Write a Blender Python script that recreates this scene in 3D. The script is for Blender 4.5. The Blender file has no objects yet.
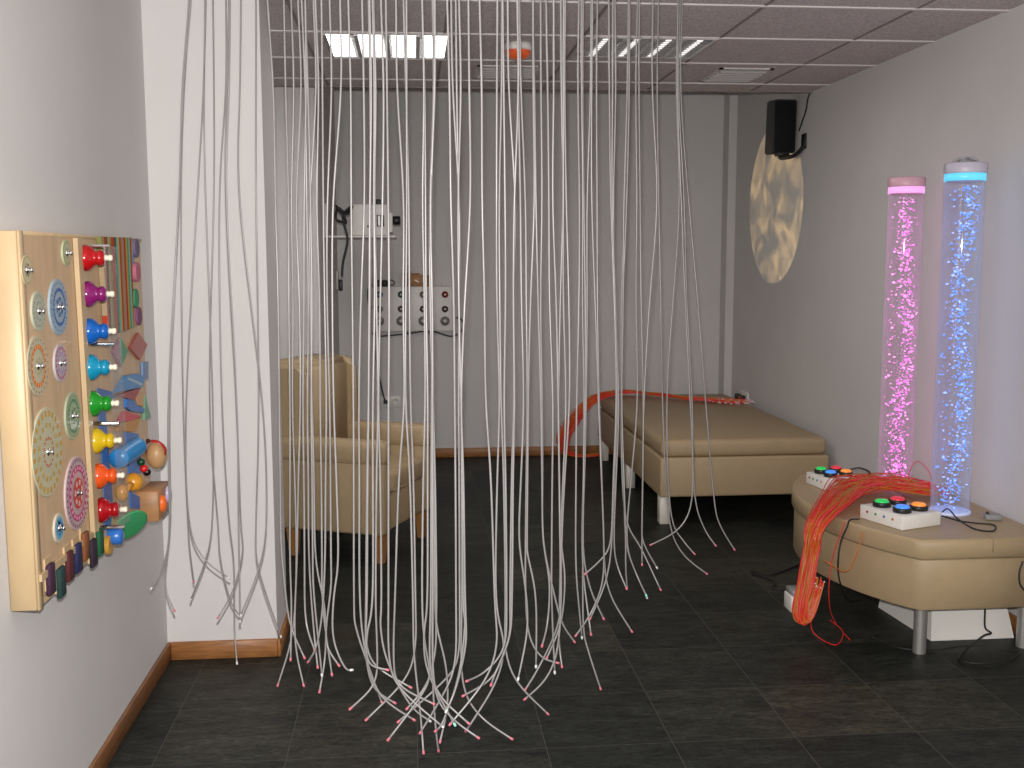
import bpy, bmesh, math, random
from mathutils import Vector, Matrix
random.seed(7)
SC = bpy.context.scene
COL = SC.collection
PI = math.pi

# ------------------------------------------------------------------ camera
F = 1068.0
EYE = Vector((0, 0, 1.455))
CEIL = 2.405
PITCH, YAW, ROLL = .1178, -.0922, -.0026


def cam_rot():
    cp, sp, cy, sy, cr, sr = (math.cos(PITCH), math.sin(PITCH), math.cos(YAW), math.sin(YAW),
                              math.cos(ROLL), math.sin(ROLL))
    B = Matrix(((1, 0, 0), (0, 0, -1), (0, 1, 0)))
    Ry = Matrix(((cy, sy, 0), (-sy, cy, 0), (0, 0, 1)))
    Rx = Matrix(((1, 0, 0), (0, cp, -sp), (0, sp, cp)))
    Rz = Matrix(((cr, -sr, 0), (sr, cr, 0), (0, 0, 1)))
    return Rz @ Rx @ B @ Ry


R = cam_rot()
cam = bpy.data.cameras.new('camera')
cam.sensor_width = 36
cam.lens = F / 1024 * 36
cam.clip_start = .05
co = bpy.data.objects.new('camera', cam)
M3 = Matrix((R[0], -Vector(R[1]), -Vector(R[2]))).transposed()
co.matrix_world = Matrix.Translation(EYE) @ M3.to_4x4()
COL.objects.link(co)
SC.camera = co


def ray(x, y):
    return R.transposed() @ Vector(((x - 512) / F, (y - 384) / F, 1))


def on(x, y, ax, v):
    """point where the sight line through a photo pixel meets a plane of the room"""
    d = ray(x, y)
    return EYE + d * ((v - EYE[ax]) / d[ax])


# ------------------------------------------------------------------ materials
def mat(name, col=(.5, .5, .5), rough=.6, metal=0, spec=.5, noise=None, bump=None, emit=None, es=0, alpha=1, trans=0):
    m = bpy.data.materials.new(name)
    m.use_nodes = True
    nt = m.node_tree
    b = nt.nodes['Principled BSDF']
    b.inputs['Base Color'].default_value = (*col, 1)
    b.inputs['Roughness'].default_value = rough
    b.inputs['Metallic'].default_value = metal
    b.inputs['Specular IOR Level'].default_value = spec
    b.inputs['Alpha'].default_value = alpha
    b.inputs['Transmission Weight'].default_value = trans
    if emit:
        b.inputs['Emission Color'].default_value = (*emit, 1)
        b.inputs['Emission Strength'].default_value = es
    tc = None
    if noise or bump:
        tc = nt.nodes.new('ShaderNodeTexCoord')
    if noise:
        sc, amt = noise[0], noise[1]
        st = noise[2] if len(noise) > 2 else (1, 1, 1)
        mp = nt.nodes.new('ShaderNodeMapping')
        mp.inputs['Scale'].default_value = st
        nt.links.new(tc.outputs['Object'], mp.inputs['Vector'])
        n = nt.nodes.new('ShaderNodeTexNoise')
        n.inputs['Scale'].default_value = sc
        n.inputs['Detail'].default_value = 5
        nt.links.new(mp.outputs[0], n.inputs['Vector'])
        r = nt.nodes.new('ShaderNodeValToRGB')
        r.color_ramp.elements[0].position = .3
        r.color_ramp.elements[1].position = .7
        r.color_ramp.elements[0].color = (*[c * (1 - amt) for c in col], 1)
        r.color_ramp.elements[1].color = (*[min(1, c * (1 + amt)) for c in col], 1)
        nt.links.new(n.outputs['Fac'], r.inputs[0])
        nt.links.new(r.outputs[0], b.inputs['Base Color'])
    if bump:
        n = nt.nodes.new('ShaderNodeTexNoise')
        n.inputs['Scale'].default_value = bump[0]
        n.inputs['Detail'].default_value = 4
        nt.links.new(tc.outputs['Object'], n.inputs['Vector'])
        bp = nt.nodes.new('ShaderNodeBump')
        bp.inputs['Strength'].default_value = bump[1]
        bp.inputs['Distance'].default_value = .01
        nt.links.new(n.outputs['Fac'], bp.inputs['Height'])
        nt.links.new(bp.outputs[0], b.inputs['Normal'])
    return m


def clear_mat(name, tint, gloss=.12, emit=None, es=0, opaque=.08):
    """clear acrylic: see-through, milky where it is seen edge-on, with a sheen"""
    m = bpy.data.materials.new(name)
    m.use_nodes = True
    nt = m.node_tree
    nt.nodes.clear()
    out = nt.nodes.new('ShaderNodeOutputMaterial')
    t = nt.nodes.new('ShaderNodeBsdfTransparent')
    t.inputs[0].default_value = (*tint, 1)
    d = nt.nodes.new('ShaderNodeBsdfDiffuse')
    d.inputs[0].default_value = (.8, .8, .82, 1)
    g = nt.nodes.new('ShaderNodeBsdfGlossy')
    g.inputs['Roughness'].default_value = .025
    fr = nt.nodes.new('ShaderNodeLayerWeight')
    fr.inputs['Blend'].default_value = .35
    pw_ = nt.nodes.new('ShaderNodeMath')
    pw_.operation = 'MULTIPLY_ADD'
    pw_.inputs[1].default_value = gloss * 2.2
    pw_.inputs[2].default_value = opaque
    nt.links.new(fr.outputs['Facing'], pw_.inputs[0])
    last = d
    if emit:
        e = nt.nodes.new('ShaderNodeEmission')  # edge glow emitted in place of light scattered inside the acrylic
        e.inputs[0].default_value = (*emit, 1)
        e.inputs[1].default_value = es
        a = nt.nodes.new('ShaderNodeAddShader')
        nt.links.new(d.outputs[0], a.inputs[0])
        nt.links.new(e.outputs[0], a.inputs[1])
        last = a
    m1 = nt.nodes.new('ShaderNodeMixShader')
    nt.links.new(pw_.outputs[0], m1.inputs[0])
    nt.links.new(t.outputs[0], m1.inputs[1])
    nt.links.new(last.outputs[0], m1.inputs[2])
    m2 = nt.nodes.new('ShaderNodeMixShader')
    m2.inputs[0].default_value = .03
    nt.links.new(m1.outputs[0], m2.inputs[1])
    nt.links.new(g.outputs[0], m2.inputs[2])
    nt.links.new(m2.outputs[0], out.inputs[0])
    return m


def slate_mat():
    m = mat('slate_tiles', (.02, .021, .021), .5, spec=.2)
    nt = m.node_tree
    b = nt.nodes['Principled BSDF']
    tc = nt.nodes.new('ShaderNodeTexCoord')
    mp = nt.nodes.new('ShaderNodeMapping')
    mp.inputs['Location'].default_value = (-.7625 + .383 * 20, -3.40 + .383 * 20, 0)
    nt.links.new(tc.outputs['Object'], mp.inputs['Vector'])
    br = nt.nodes.new('ShaderNodeTexBrick')
    br.offset = 0
    br.squash = 1
    br.inputs['Scale'].default_value = 1
    br.inputs['Brick Width'].default_value = .383
    br.inputs['Row Height'].default_value = .383
    br.inputs['Mortar Size'].default_value = .0016
    br.inputs['Mortar Smooth'].default_value = .3
    br.inputs['Color1'].default_value = (0, 0, 0, 1)
    br.inputs['Color2'].default_value = (1, 1, 1, 1)
    br.inputs['Mortar'].default_value = (.5, .5, .5, 1)
    nt.links.new(mp.outputs[0], br.inputs['Vector'])
    rt = nt.nodes.new('ShaderNodeValToRGB')
    cr = rt.color_ramp
    cr.elements[0].color = (.008, .010, .0095, 1)
    cr.elements[1].color = (.021, .0215, .018, 1)
    e = cr.elements.new(.55)
    e.color = (.011, .013, .0125, 1)
    nt.links.new(br.outputs['Color'], rt.inputs[0])
    # cleft streaks, different in every tile through a 4D seed
    n = nt.nodes.new('ShaderNodeTexNoise')
    n.noise_dimensions = '4D'
    n.inputs['Scale'].default_value = 6
    n.inputs['Detail'].default_value = 10
    n.inputs['Roughness'].default_value = .65
    n.inputs['Distortion'].default_value = .8
    m2 = nt.nodes.new('ShaderNodeMapping')
    m2.inputs['Scale'].default_value = (1, 2.6, 1)
    nt.links.new(tc.outputs['Object'], m2.inputs['Vector'])
    nt.links.new(m2.outputs[0], n.inputs['Vector'])
    mul = nt.nodes.new('ShaderNodeMath')
    mul.operation = 'MULTIPLY'
    mul.inputs[1].default_value = 30
    nt.links.new(br.outputs['Color'], mul.inputs[0])
    nt.links.new(mul.outputs[0], n.inputs['W'])
    rn = nt.nodes.new('ShaderNodeValToRGB')
    rn.color_ramp.elements[0].position = .3
    rn.color_ramp.elements[0].color = (.3, .36, .36, 1)
    rn.color_ramp.elements[1].position = .75
    rn.color_ramp.elements[1].color = (2.3, 2.15, 1.9, 1)
    nt.links.new(n.outputs['Fac'], rn.inputs[0])
    mx = nt.nodes.new('ShaderNodeMix')
    mx.data_type = 'RGBA'
    mx.blend_type = 'MULTIPLY'
    mx.inputs['Factor'].default_value = 1
    nt.links.new(rt.outputs[0], mx.inputs[6])
    nt.links.new(rn.outputs[0], mx.inputs[7])
    # rusty patches
    n3 = nt.nodes.new('ShaderNodeTexNoise')
    n3.inputs['Scale'].default_value = 2.3
    n3.inputs['Detail'].default_value = 6
    nt.links.new(tc.outputs['Object'], n3.inputs['Vector'])
    r3 = nt.nodes.new('ShaderNodeValToRGB')
    r3.color_ramp.elements[0].position = .60
    r3.color_ramp.elements[0].color = (0, 0, 0, 1)
    r3.color_ramp.elements[1].position = .8
    r3.color_ramp.elements[1].color = (.55, .55, .55, 1)
    nt.links.new(n3.outputs['Fac'], r3.inputs[0])
    mr = nt.nodes.new('ShaderNodeMix')
    mr.data_type = 'RGBA'
    nt.links.new(r3.outputs[0], mr.inputs['Factor'])
    n5 = nt.nodes.new('ShaderNodeTexNoise')
    n5.inputs['Scale'].default_value = 26
    n5.inputs['Detail'].default_value = 9
    n5.inputs['Roughness'].default_value = .72
    n5.inputs['Distortion'].default_value = 1.2
    nt.links.new(m2.outputs[0], n5.inputs['Vector'])
    r5 = nt.nodes.new('ShaderNodeValToRGB')
    r5.color_ramp.elements[0].position = .34
    r5.color_ramp.elements[0].color = (.4, .4, .4, 1)
    r5.color_ramp.elements[1].position = .72
    r5.color_ramp.elements[1].color = (2.6, 2.6, 2.5, 1)
    nt.links.new(n5.outputs['Fac'], r5.inputs[0])
    mf = nt.nodes.new('ShaderNodeMix')
    mf.data_type = 'RGBA'
    mf.blend_type = 'MULTIPLY'
    mf.inputs['Factor'].default_value = 1
    nt.links.new(mx.outputs[2], mf.inputs[6])
    nt.links.new(r5.outputs[0], mf.inputs[7])
    nt.links.new(mf.outputs[2], mr.inputs[6])
    mr.inputs[7].default_value = (.055, .035, .017, 1)
    mg = nt.nodes.new('ShaderNodeMix')
    mg.data_type = 'RGBA'
    nt.links.new(br.outputs['Fac'], mg.inputs['Factor'])
    nt.links.new(mr.outputs[2], mg.inputs[6])
    mg.inputs[7].default_value = (.065, .064, .056, 1)
    nt.links.new(mg.outputs[2], b.inputs['Base Color'])
    bp = nt.nodes.new('ShaderNodeBump')
    bp.inputs['Strength'].default_value = .35
    bp.inputs['Distance'].default_value = .004
    nt.links.new(n5.outputs['Fac'], bp.inputs['Height'])
    nt.links.new(bp.outputs[0], b.inputs['Normal'])
    return m


def tile_mat():
    m = mat('mineral_tile', (.42, .395, .385), .9, spec=.1)
    nt = m.node_tree
    b = nt.nodes['Principled BSDF']
    tc = nt.nodes.new('ShaderNodeTexCoord')
    n = nt.nodes.new('ShaderNodeTexNoise')
    n.inputs['Scale'].default_value = 130
    n.inputs['Detail'].default_value = 3
    nt.links.new(tc.outputs['Object'], n.inputs['Vector'])
    r = nt.nodes.new('ShaderNodeValToRGB')
    r.color_ramp.elements[0].position = .36
    r.color_ramp.elements[0].color = (.42, .375, .37, 1)
    r.color_ramp.elements[1].position = .56
    r.color_ramp.elements[1].color = (.66, .60, .59, 1)
    nt.links.new(n.outputs['Fac'], r.inputs[0])
    nt.links.new(r.outputs[0], b.inputs['Base Color'])
    return m


def stripe_mat(name, cols, period, axis='Y'):
    m = mat(name, cols[0], .85, spec=.1)
    nt = m.node_tree
    b = nt.nodes['Principled BSDF']
    tc = nt.nodes.new('ShaderNodeTexCoord')
    sp = nt.nodes.new('ShaderNodeSeparateXYZ')
    nt.links.new(tc.outputs['Object'], sp.inputs[0])
    d = nt.nodes.new('ShaderNodeMath')
    d.operation = 'DIVIDE'
    d.inputs[1].default_value = period
    nt.links.new(sp.outputs[axis], d.inputs[0])
    f = nt.nodes.new('ShaderNodeMath')
    f.operation = 'FRACT'
    nt.links.new(d.outputs[0], f.inputs[0])
    r = nt.nodes.new('ShaderNodeValToRGB')
    cr = r.color_ramp
    cr.interpolation = 'CONSTANT'
    cr.elements[0].color = (*cols[0], 1)
    cr.elements[1].position = 1 / len(cols)
    cr.elements[1].color = (*cols[1], 1)
    for i in range(2, len(cols)):
        e = cr.elements.new(i / len(cols))
        e.color = (*cols[i], 1)
    nt.links.new(f.outputs[0], r.inputs[0])
    nt.links.new(r.outputs[0], b.inputs['Base Color'])
    return m


WALL = mat('painted_plaster', (.63, .612, .597), .9, spec=.15, noise=(3, .02), bump=(160, .06))
WHITEWALL = mat('white_plaster', (.69, .665, .65), .9, spec=.15, noise=(3, .015), bump=(160, .05))
FLOOR = slate_mat()
TILE = tile_mat()
TBAR = mat('white_enamel_bar', (.62, .58, .57), .5)
TRIMW = mat('brown_edge_trim', (.24, .2, .185), .6)
SKIRT = mat('oak_skirting', (.33, .14, .045), .45, noise=(14, .25, (1, 1, 8)))
BEECH = mat('beech_plywood', (.55, .38, .225), .45, noise=(9, .10, (1, 4, .6)))
BEECHL = mat('pale_beech', (.50, .365, .205), .45, noise=(9, .07, (1, 4, .6)))
WOODBOX = mat('warm_wood', (.40, .20, .085), .5, noise=(12, .15, (1, 1, 4)))
VINYL = mat('beige_vinyl', (.40, .295, .17), .48, noise=(30, .03), bump=(300, .08))
VINYLD = mat('beige_piping', (.30, .23, .14), .5)
LEGW = mat('white_leg_enamel', (.72, .68, .60), .4)
LEGWOOD = mat('chair_leg_wood', (.36, .17, .055), .4, noise=(10, .2, (1, 1, .2)))
CHROME = mat('brushed_steel', (.42, .41, .39), .45, metal=.75)
STEEL = mat('polished_metal', (.8, .8, .8), .15, metal=1)
BLACK = mat('black_plastic', (.012, .012, .013), .4)
BLACKM = mat('black_cloth_grille', (.008, .008, .009), .8, spec=.2, bump=(400, .2))
CABLE = mat('black_cable_rubber', (.01, .01, .01), .5)
WHITEP = mat('white_plastic', (.76, .735, .69), .4)
CREAMP = mat('cream_lacquer', (.80, .74, .58), .3)
GREYP = mat('grey_plastic', (.25, .25, .25), .45)
STRAND = mat('clear_fibre_sheath', (.25, .24, .235), .3, spec=.6, noise=(9, .12))
TIPP = mat('pink_fibre_tip', (.45, .14, .17), .3, emit=(1, .15, .25), es=.16)
TIPW = mat('white_fibre_tip', (.6, .6, .6), .2, emit=(.8, .9, 1), es=.08)
TIPG = mat('green_fibre_tip', (.3, .75, .6), .3, emit=(.1, .8, .55), es=.12)
ACRYL = clear_mat('clear_acrylic', (.95, .96, .97), .02, opaque=.05)
GLOW = mat('fluorescent_tube', (.9, .9, .9), .4, emit=(1, .98, .97), es=5.0)  # white brightness of the louvre strips, put into the material as emission
GLOWDIM = mat('fluorescent_tube_dim', (.9, .9, .9), .4, emit=(1, .97, .95), es=1.1)  # weaker strips, their brightness also put in as emission
LOUVRE = mat('specular_louvre', (.62, .6, .6), .25, metal=.9)
RED = mat('red_lens', (.62, .09, .02), .3, emit=(.9, .14, .03), es=.12)


def colmat(n, c, r=.3):
    return mat(n, c, r, spec=.5)


# ------------------------------------------------------------------ mesh builder
class MB:
    def __init__(self):
        self.bm = bmesh.new()
        self.mats = []

    def mi(self, m):
        if m is None:
            return 0
        if m not in self.mats:
            self.mats.append(m)
        return self.mats.index(m)

    def _set(self, faces, m, smooth=False):
        i = self.mi(m)
        for f in faces:
            f.material_index = i
            f.smooth = smooth

    def box(self, lo, hi, m=None, bev=0, seg=2, mtx=None):
        r = bmesh.ops.create_cube(self.bm, size=1)
        vs = r['verts']
        lo, hi = Vector(lo), Vector(hi)
        c = (lo + hi) / 2
        s = hi - lo
        for v in vs:
            v.co = Vector((v.co.x * s.x + c.x, v.co.y * s.y + c.y, v.co.z * s.z + c.z))
        fs = set(f for v in vs for f in v.link_faces)
        if bev:
            es = list(set(e for v in vs for e in v.link_edges))
            rr = bmesh.ops.bevel(self.bm, geom=es, offset=bev, segments=seg, affect='EDGES', profile=.5)
            vs = set(v for f in rr['faces'] for v in f.verts)
            todo = list(vs)
            seen = set(todo)
            fs = set()
            while todo:
                v = todo.pop()
                for f in v.link_faces:
                    fs.add(f)
                    for w in f.verts:
                        if w not in seen:
                            seen.add(w)
                            todo.append(w)
            vs = seen
        if mtx:
            for v in vs:
                v.co = mtx @ v.co
        self._set(fs, m, bool(bev))
        return self

    def prism(self, pts, d, m=None, smooth=False, cap_m=None):
        """polygon (list of 3D points) swept along vector d"""
        d = Vector(d)
        a = [self.bm.verts.new(Vector(p)) for p in pts]
        b = [self.bm.verts.new(Vector(p) + d) for p in pts]
        n = len(pts)
        fs = []
        for i in range(n):
            fs.append(self.bm.faces.new((a[i], a[(i + 1) % n], b[(i + 1) % n], b[i])))
        self._set(fs, m, smooth)
        c = [self.bm.faces.new(a[::-1]), self.bm.faces.new(b)]
        self._set(c, cap_m or m)
        return self

    def lathe(self, prof, o, axis, m=None, n=24, smooth=True, ms=None):
        """prof: list of (radius, height along axis)"""
        o = Vector(o)
        ax = Vector(axis).normalized()
        u = ax.orthogonal().normalized()
        w = ax.cross(u)
        rings = []
        for r, h in prof:
            if r < 1e-6:
                rings.append([self.bm.verts.new(o + ax * h)])
            else:
                rings.append([self.bm.verts.new(o + ax * h + (u * math.cos(2 * PI * k / n) + w * math.sin(2 * PI * k / n)) * r)
                              for k in range(n)])
        for i in range(len(rings) - 1):
            A, B = rings[i], rings[i + 1]
            fs = []
            for k in range(n):
                k2 = (k + 1) % n
                if len(A) == 1 and len(B) == 1:
                    continue
                if len(A) == 1:
                    fs.append(self.bm.faces.new((A[0], B[k2], B[k])))
                elif len(B) == 1:
                    fs.append(self.bm.faces.new((A[k], A[k2], B[0])))
                else:
                    fs.append(self.bm.faces.new((A[k], A[k2], B[k2], B[k])))
            self._set(fs, ms[i] if ms else m, smooth)
        return self

    def cyl(self, o, axis, r, h, m=None, n=20, bev=0):
        if bev:
            p = [(0, 0), (r - bev, 0), (r, bev), (r, h - bev), (r - bev, h), (0, h)]
        else:
            p = [(0, 0), (r, 0), (r, h), (0, h)]
        self.lathe(p, o, axis, m, n, smooth=False)
        return self

    def tube(self, pts, r, m=None, n=8, r2=None):
        pts = [Vector(p) for p in pts]
        rings = []
        up = None
        for i, p in enumerate(pts):
            t = (pts[min(i + 1, len(pts) - 1)] - pts[max(i - 1, 0)]).normalized()
            if up is None:
                up = t.orthogonal().normalized()
            up = (up - t * up.dot(t)).normalized()
            w = t.cross(up)
            rr = r if r2 is None else r + (r2 - r) * i / (len(pts) - 1)
            rings.append([self.bm.verts.new(p + (up * math.cos(2 * PI * k / n) + w * math.sin(2 * PI * k / n)) * rr)
                          for k in range(n)])
        fs = []
        for A, B in zip(rings, rings[1:]):
            for k in range(n):
                fs.append(self.bm.faces.new((A[k], A[(k + 1) % n], B[(k + 1) % n], B[k])))
        self._set(fs, m, True)
        self._set([self.bm.faces.new(rings[0][::-1]), self.bm.faces.new(rings[-1])], m)
        return self

    def ball(self, c, r, m=None, sub=2, sc=(1, 1, 1), mtx=None):
        q = Matrix.Translation(Vector(c)) @ (mtx or Matrix()) @ Matrix.Diagonal((*sc, 1))
        g = bmesh.ops.create_icosphere(self.bm, subdivisions=sub, radius=r, matrix=q)
        self._set(set(f for v in g['verts'] for f in v.link_faces), m, True)
        return self

    def build(self, name, m=None, parent=None, origin=None, sub=0):
        bmesh.ops.recalc_face_normals(self.bm, faces=self.bm.faces)
        o3 = Vector(origin) if origin is not None else Vector((0, 0, 0))
        if origin is not None:
            for v in self.bm.verts:
                v.co -= o3
        me = bpy.data.meshes.new(name)
        self.bm.to_mesh(me)
        self.bm.free()
        for x in (self.mats or ([m] if m else [])):
            me.materials.append(x)
        o = bpy.data.objects.new(name, me)
        COL.objects.link(o)
        o.location = o3
        if parent:
            o.parent = parent
            o.location = o3 if origin is not None else (0, 0, 0)
        if sub:
            s = o.modifiers.new('sub', 'SUBSURF')
            s.levels = s.render_levels = sub
        return o


def mb():
    return MB()


def tag(o, label, cat, group=None, kind=None):
    o['label'] = label
    o['category'] = cat
    if group:
        o['group'] = group
    if kind:
        o['kind'] = kind
    return o


def struct(o):
    o['kind'] = 'structure'
    return o


def empty(name, loc, label, cat, rz=0, group=None):
    o = bpy.data.objects.new(name, None)
    o.empty_display_size = .1
    o.location = loc
    o.rotation_euler = (0, 0, rz)
    COL.objects.link(o)
    return tag(o, label, cat, group)


def lab(o, text):
    o['label'] = text
    return o


def spline(pts, n=8):
    """Catmull-Rom through 3D points"""
    P = [Vector(p) for p in pts]
    P = [P[0] * 2 - P[1]] + P + [P[-1] * 2 - P[-2]]
    out = []
    for i in range(1, len(P) - 2):
        a, b, c, d = P[i - 1:i + 3]
        for k in range(n):
            t = k / n
            out.append(.5 * ((2 * b) + (c - a) * t + (2 * a - 5 * b + 4 * c - d) * t * t + (3 * b - a - 3 * c + d) * t ** 3))
    out.append(P[-2].copy())
    return out


# ------------------------------------------------------------------ room shell
XL, XR, YB = -.906, 2.32, 7.74          # left wall, right wall, back wall
YC, XC, YC2 = 3.855, -.512, 4.15        # stub wall beside the curtain
YE = 6.15                              # end of the tiled ceiling
TOP = 3.25

struct(mb().box((XL - .2, -1.2, -.12), (XR + .2, YB + .15, 0)).build('floor', FLOOR))
struct(mb().box((XL - .15, -1.2, 0), (XL, YB, TOP)).build('wall_left', WALL))
struct(mb().box((XR, -1.2, 0), (XR + .15, YB, TOP)).build('wall_right', WALL))
struct(mb().box((XL - .15, YB, 0), (XR + .15, YB + .15, TOP)).build('wall_back', WALL))
struct(mb().box((XL, YC, 0), (XC, YC2, CEIL)).build('wall_column', WHITEWALL))
struct(mb().box((XL, YE + .02, 0), (-.530, YB, TOP)).build('wall_nook', WALL))
struct(mb().box((2.262, 7.60, 0), (XR, YB, TOP)).build('wall_corner', WALL))
ceil = struct(mb().box((XL, -1.2, CEIL), (XR, YE, CEIL + .02)).build('ceiling', TILE))
struct(mb().box((XL, YE, CEIL + .0), (XR, YE + .02, TOP)).build('trim_1', TRIMW))
struct(mb().box((XL, YE, TOP), (XR, YB, TOP + .1)).build('ceiling_back', WALL))
# exposed suspension grid, white bars one way, the others coloured dark for their shade
GX = [1.95 - .6 * k for k in range(5)]
GY = [5.9 - .6 * k for k in range(12)]
g = mb()
for y in GY:
    g.box((XL, y - .011, CEIL - .006), (XR, y + .011, CEIL + .001), TBAR)
g.box((XL, YE - .012, CEIL - .008), (XR, YE + .02, CEIL + .001), TRIMW)
go = g.build('ceiling_grid', None, ceil)
g = mb()
for x in GX:
    g.box((x - .006, -1.2, CEIL - .003), (x + .006, YE - .012, CEIL + .001), TRIMW)
g.build('ceiling_runner', None, ceil)

BH = .068


def base(name, lo, hi):
    return struct(mb().box(lo, hi, SKIRT, .003, 1).build(name))


base('baseboard_left', (XL, -1.2, 0), (XL + .012, YC, BH))
base('baseboard_column', (XL + .012, YC - .012, 0), (XC, YC, BH))
base('baseboard_end', (XC, YC - .012, 0), (XC + .012, YC2 + .012, BH))
base('baseboard_nook', (-.530, YE + .02, 0), (-.518, YB - .012, BH))
base('baseboard_back', (-.518, YB - .012, 0), (2.262, YB, BH))
base('baseboard_right', (XR - .012, -1.2, 0), (XR, 7.60, BH))

# ------------------------------------------------------------------ ceiling fittings


def ceiling_light(x0, x1, y0, y1, mt, label, slant):
    t = empty('ceiling_light', ((x0 + x1) / 2, (y0 + y1) / 2, CEIL), label, 'ceiling light',
              group='recessed ceiling lights')
    w, d = (x1 - x0) / 2, (y1 - y0) / 2
    f = mb()
    f.box((-w, -d, -.008), (w, -d + .02, .0), TBAR).box((-w, d - .02, -.008), (w, d, 0), TBAR)
    f.box((-w, -d + .02, -.008), (-w + .015, d - .02, 0), TBAR).box((w - .015, -d + .02, -.008), (w, d - .02, 0), TBAR)
    f.build('frame', None, t)
    mb().box((-w + .015, -d + .02, -.0015), (w - .015, d - .02, -.0005), GREYP).build('tray', None, t)
    n = 4
    for i in range(n):
        xx = -w + (i + .5) * 2 * w / n
        hw = .012 if slant else .052
        mb().box((xx - hw, -d + .03, -.006), (xx + hw, d - .03, -.0016), mt, .002, 1).build('lamp_tube', None, t)
    l = mb()
    ns = 9
    for i in range(ns):
        yy = -d + .03 + (i + .5) * (2 * d - .06) / ns
        l.box((-w + .015, yy - .0015, -.0115), (w - .015, yy + .0015, -.0065), LOUVRE)
    for i in range(5):
        xx = -w + .015 + i * (2 * w - .03) / 4
        l.box((xx - .008, -d + .02, -.012), (xx + .008, d - .02, -.0065), LOUVRE)
    l.build('louvre', None, t)
    return t


ceiling_light(-.375, .185, 4.70, 5.26, GLOW, 'square ceiling light glowing white behind its louvre, left of the fire beacon', False)
ceiling_light(.785, 1.345, 4.70, 5.16, GLOWDIM, 'dark square louvred ceiling light showing thin slanted bright strips, right of the fire beacon', True)


def vent(x0, x1, y0, y1, label):
    t = empty('ceiling_vent', ((x0 + x1) / 2, (y0 + y1) / 2, CEIL), label, 'vent', group='ceiling air vents')
    w, d = (x1 - x0) / 2, (y1 - y0) / 2
    f = mb()
    f.box((-w, -d, -.007), (w, -d + .02, 0), TBAR).box((-w, d - .02, -.007), (w, d, 0), TBAR)
    f.box((-w, -d, -.007), (-w + .02, d, 0), TBAR).box((w - .02, -d, -.007), (w, d, 0), TBAR)
    f.build('frame', None, t)
    mb().box((-w + .02, -d + .02, -.002), (w - .02, d - .02, -.0005), GREYP).build('tray', None, t)
    for i in range(5):
        yy = -d + .03 + (i + .5) * (2 * d - .06) / 5
        mb().box((-w + .02, -.002, -.007), (w - .02, .002, .007), TBAR,
                 mtx=Matrix.Translation((0, yy, -.008)) @ Matrix.Rotation(-.7, 4, 'X')).build('slat', None, t)


vent(.335, .66, 5.44, 5.80, 'rectangular white slatted air vent in the ceiling just behind the fire beacon')
vent(1.56, 1.84, 5.42, 5.82, 'rectangular white slatted air vent in the ceiling towards the black loudspeaker')

p = on(518, 44, 2, CEIL)
t = empty('fire_beacon', (p.x, p.y, CEIL), 'round ceiling fire beacon with white base and orange red lens', 'alarm')
mb().lathe([(0, 0), (.062, 0), (.062, -.022), (.058, -.03), (0, -.03)], (0, 0, 0), (0, 0, 1), WHITEP, 24).build('base', None, t)
mb().lathe([(.056, -.03), (.054, -.045), (.044, -.058), (.02, -.066), (0, -.067)], (0, 0, 0), (0, 0, 1), RED, 24).build('lens', None, t)

# ------------------------------------------------------------------ fibre-optic curtain
rail_tab = [(120, 3.25), (165, 3.15), (240, 3.05), (270, 2.9), (300, 2.72), (350, 2.5), (440, 2.4), (520, 2.5),
            (570, 2.74), (630, 3.12), (680, 3.55), (735, 3.72)]


def rail_y(x):
    for (a, ya), (b, yb) in zip(rail_tab, rail_tab[1:]):
        if x <= b:
            t_ = max(0, (x - a) / (b - a))
            return ya + (yb - ya) * t_
    return rail_tab[-1][1]


L = [  # strands in front of the white stub wall: x at y = 0, 90, 200, 400, then tail
    (189, 182, 179, 168, [(169.8, 520), (164.6, 562), (151, 589)]),
    (191, 183, 179.5, 169.5, [(171, 520), (164.6, 582), (174.5, 611)]),
    (190, 184, 181, 183, [(188, 520), (189.6, 547), (193.8, 582)]),
    (205, 203.5, 197, 186, [(188.5, 520), (204, 559), (229, 578)]),
    (206, 204, 205.7, 213, [(212.5, 520), (205, 562), (190.6, 600)]),
    (213, 214, 214, 209, [(218, 520), (220, 557), (230, 600), (240, 616)]),
    (226, 226, 219, 221.8, [(229, 520), (234, 562), (234.4, 628), (237, 663.7)]),
    (229, 227, 225.4, 236.4, [(240.6, 520), (243, 551), (233, 591), (217.7, 618)]),
    (230, 229, 226, 237, [(238.5, 520), (239.6, 582), (240, 622)]),
    (241, 240, 239, 262.8, [(266.6, 520), (259, 568), (240.6, 616)]),
    (256, 256, 256, 259, [(256, 520), (258, 568), (281, 637)]),
]
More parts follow.
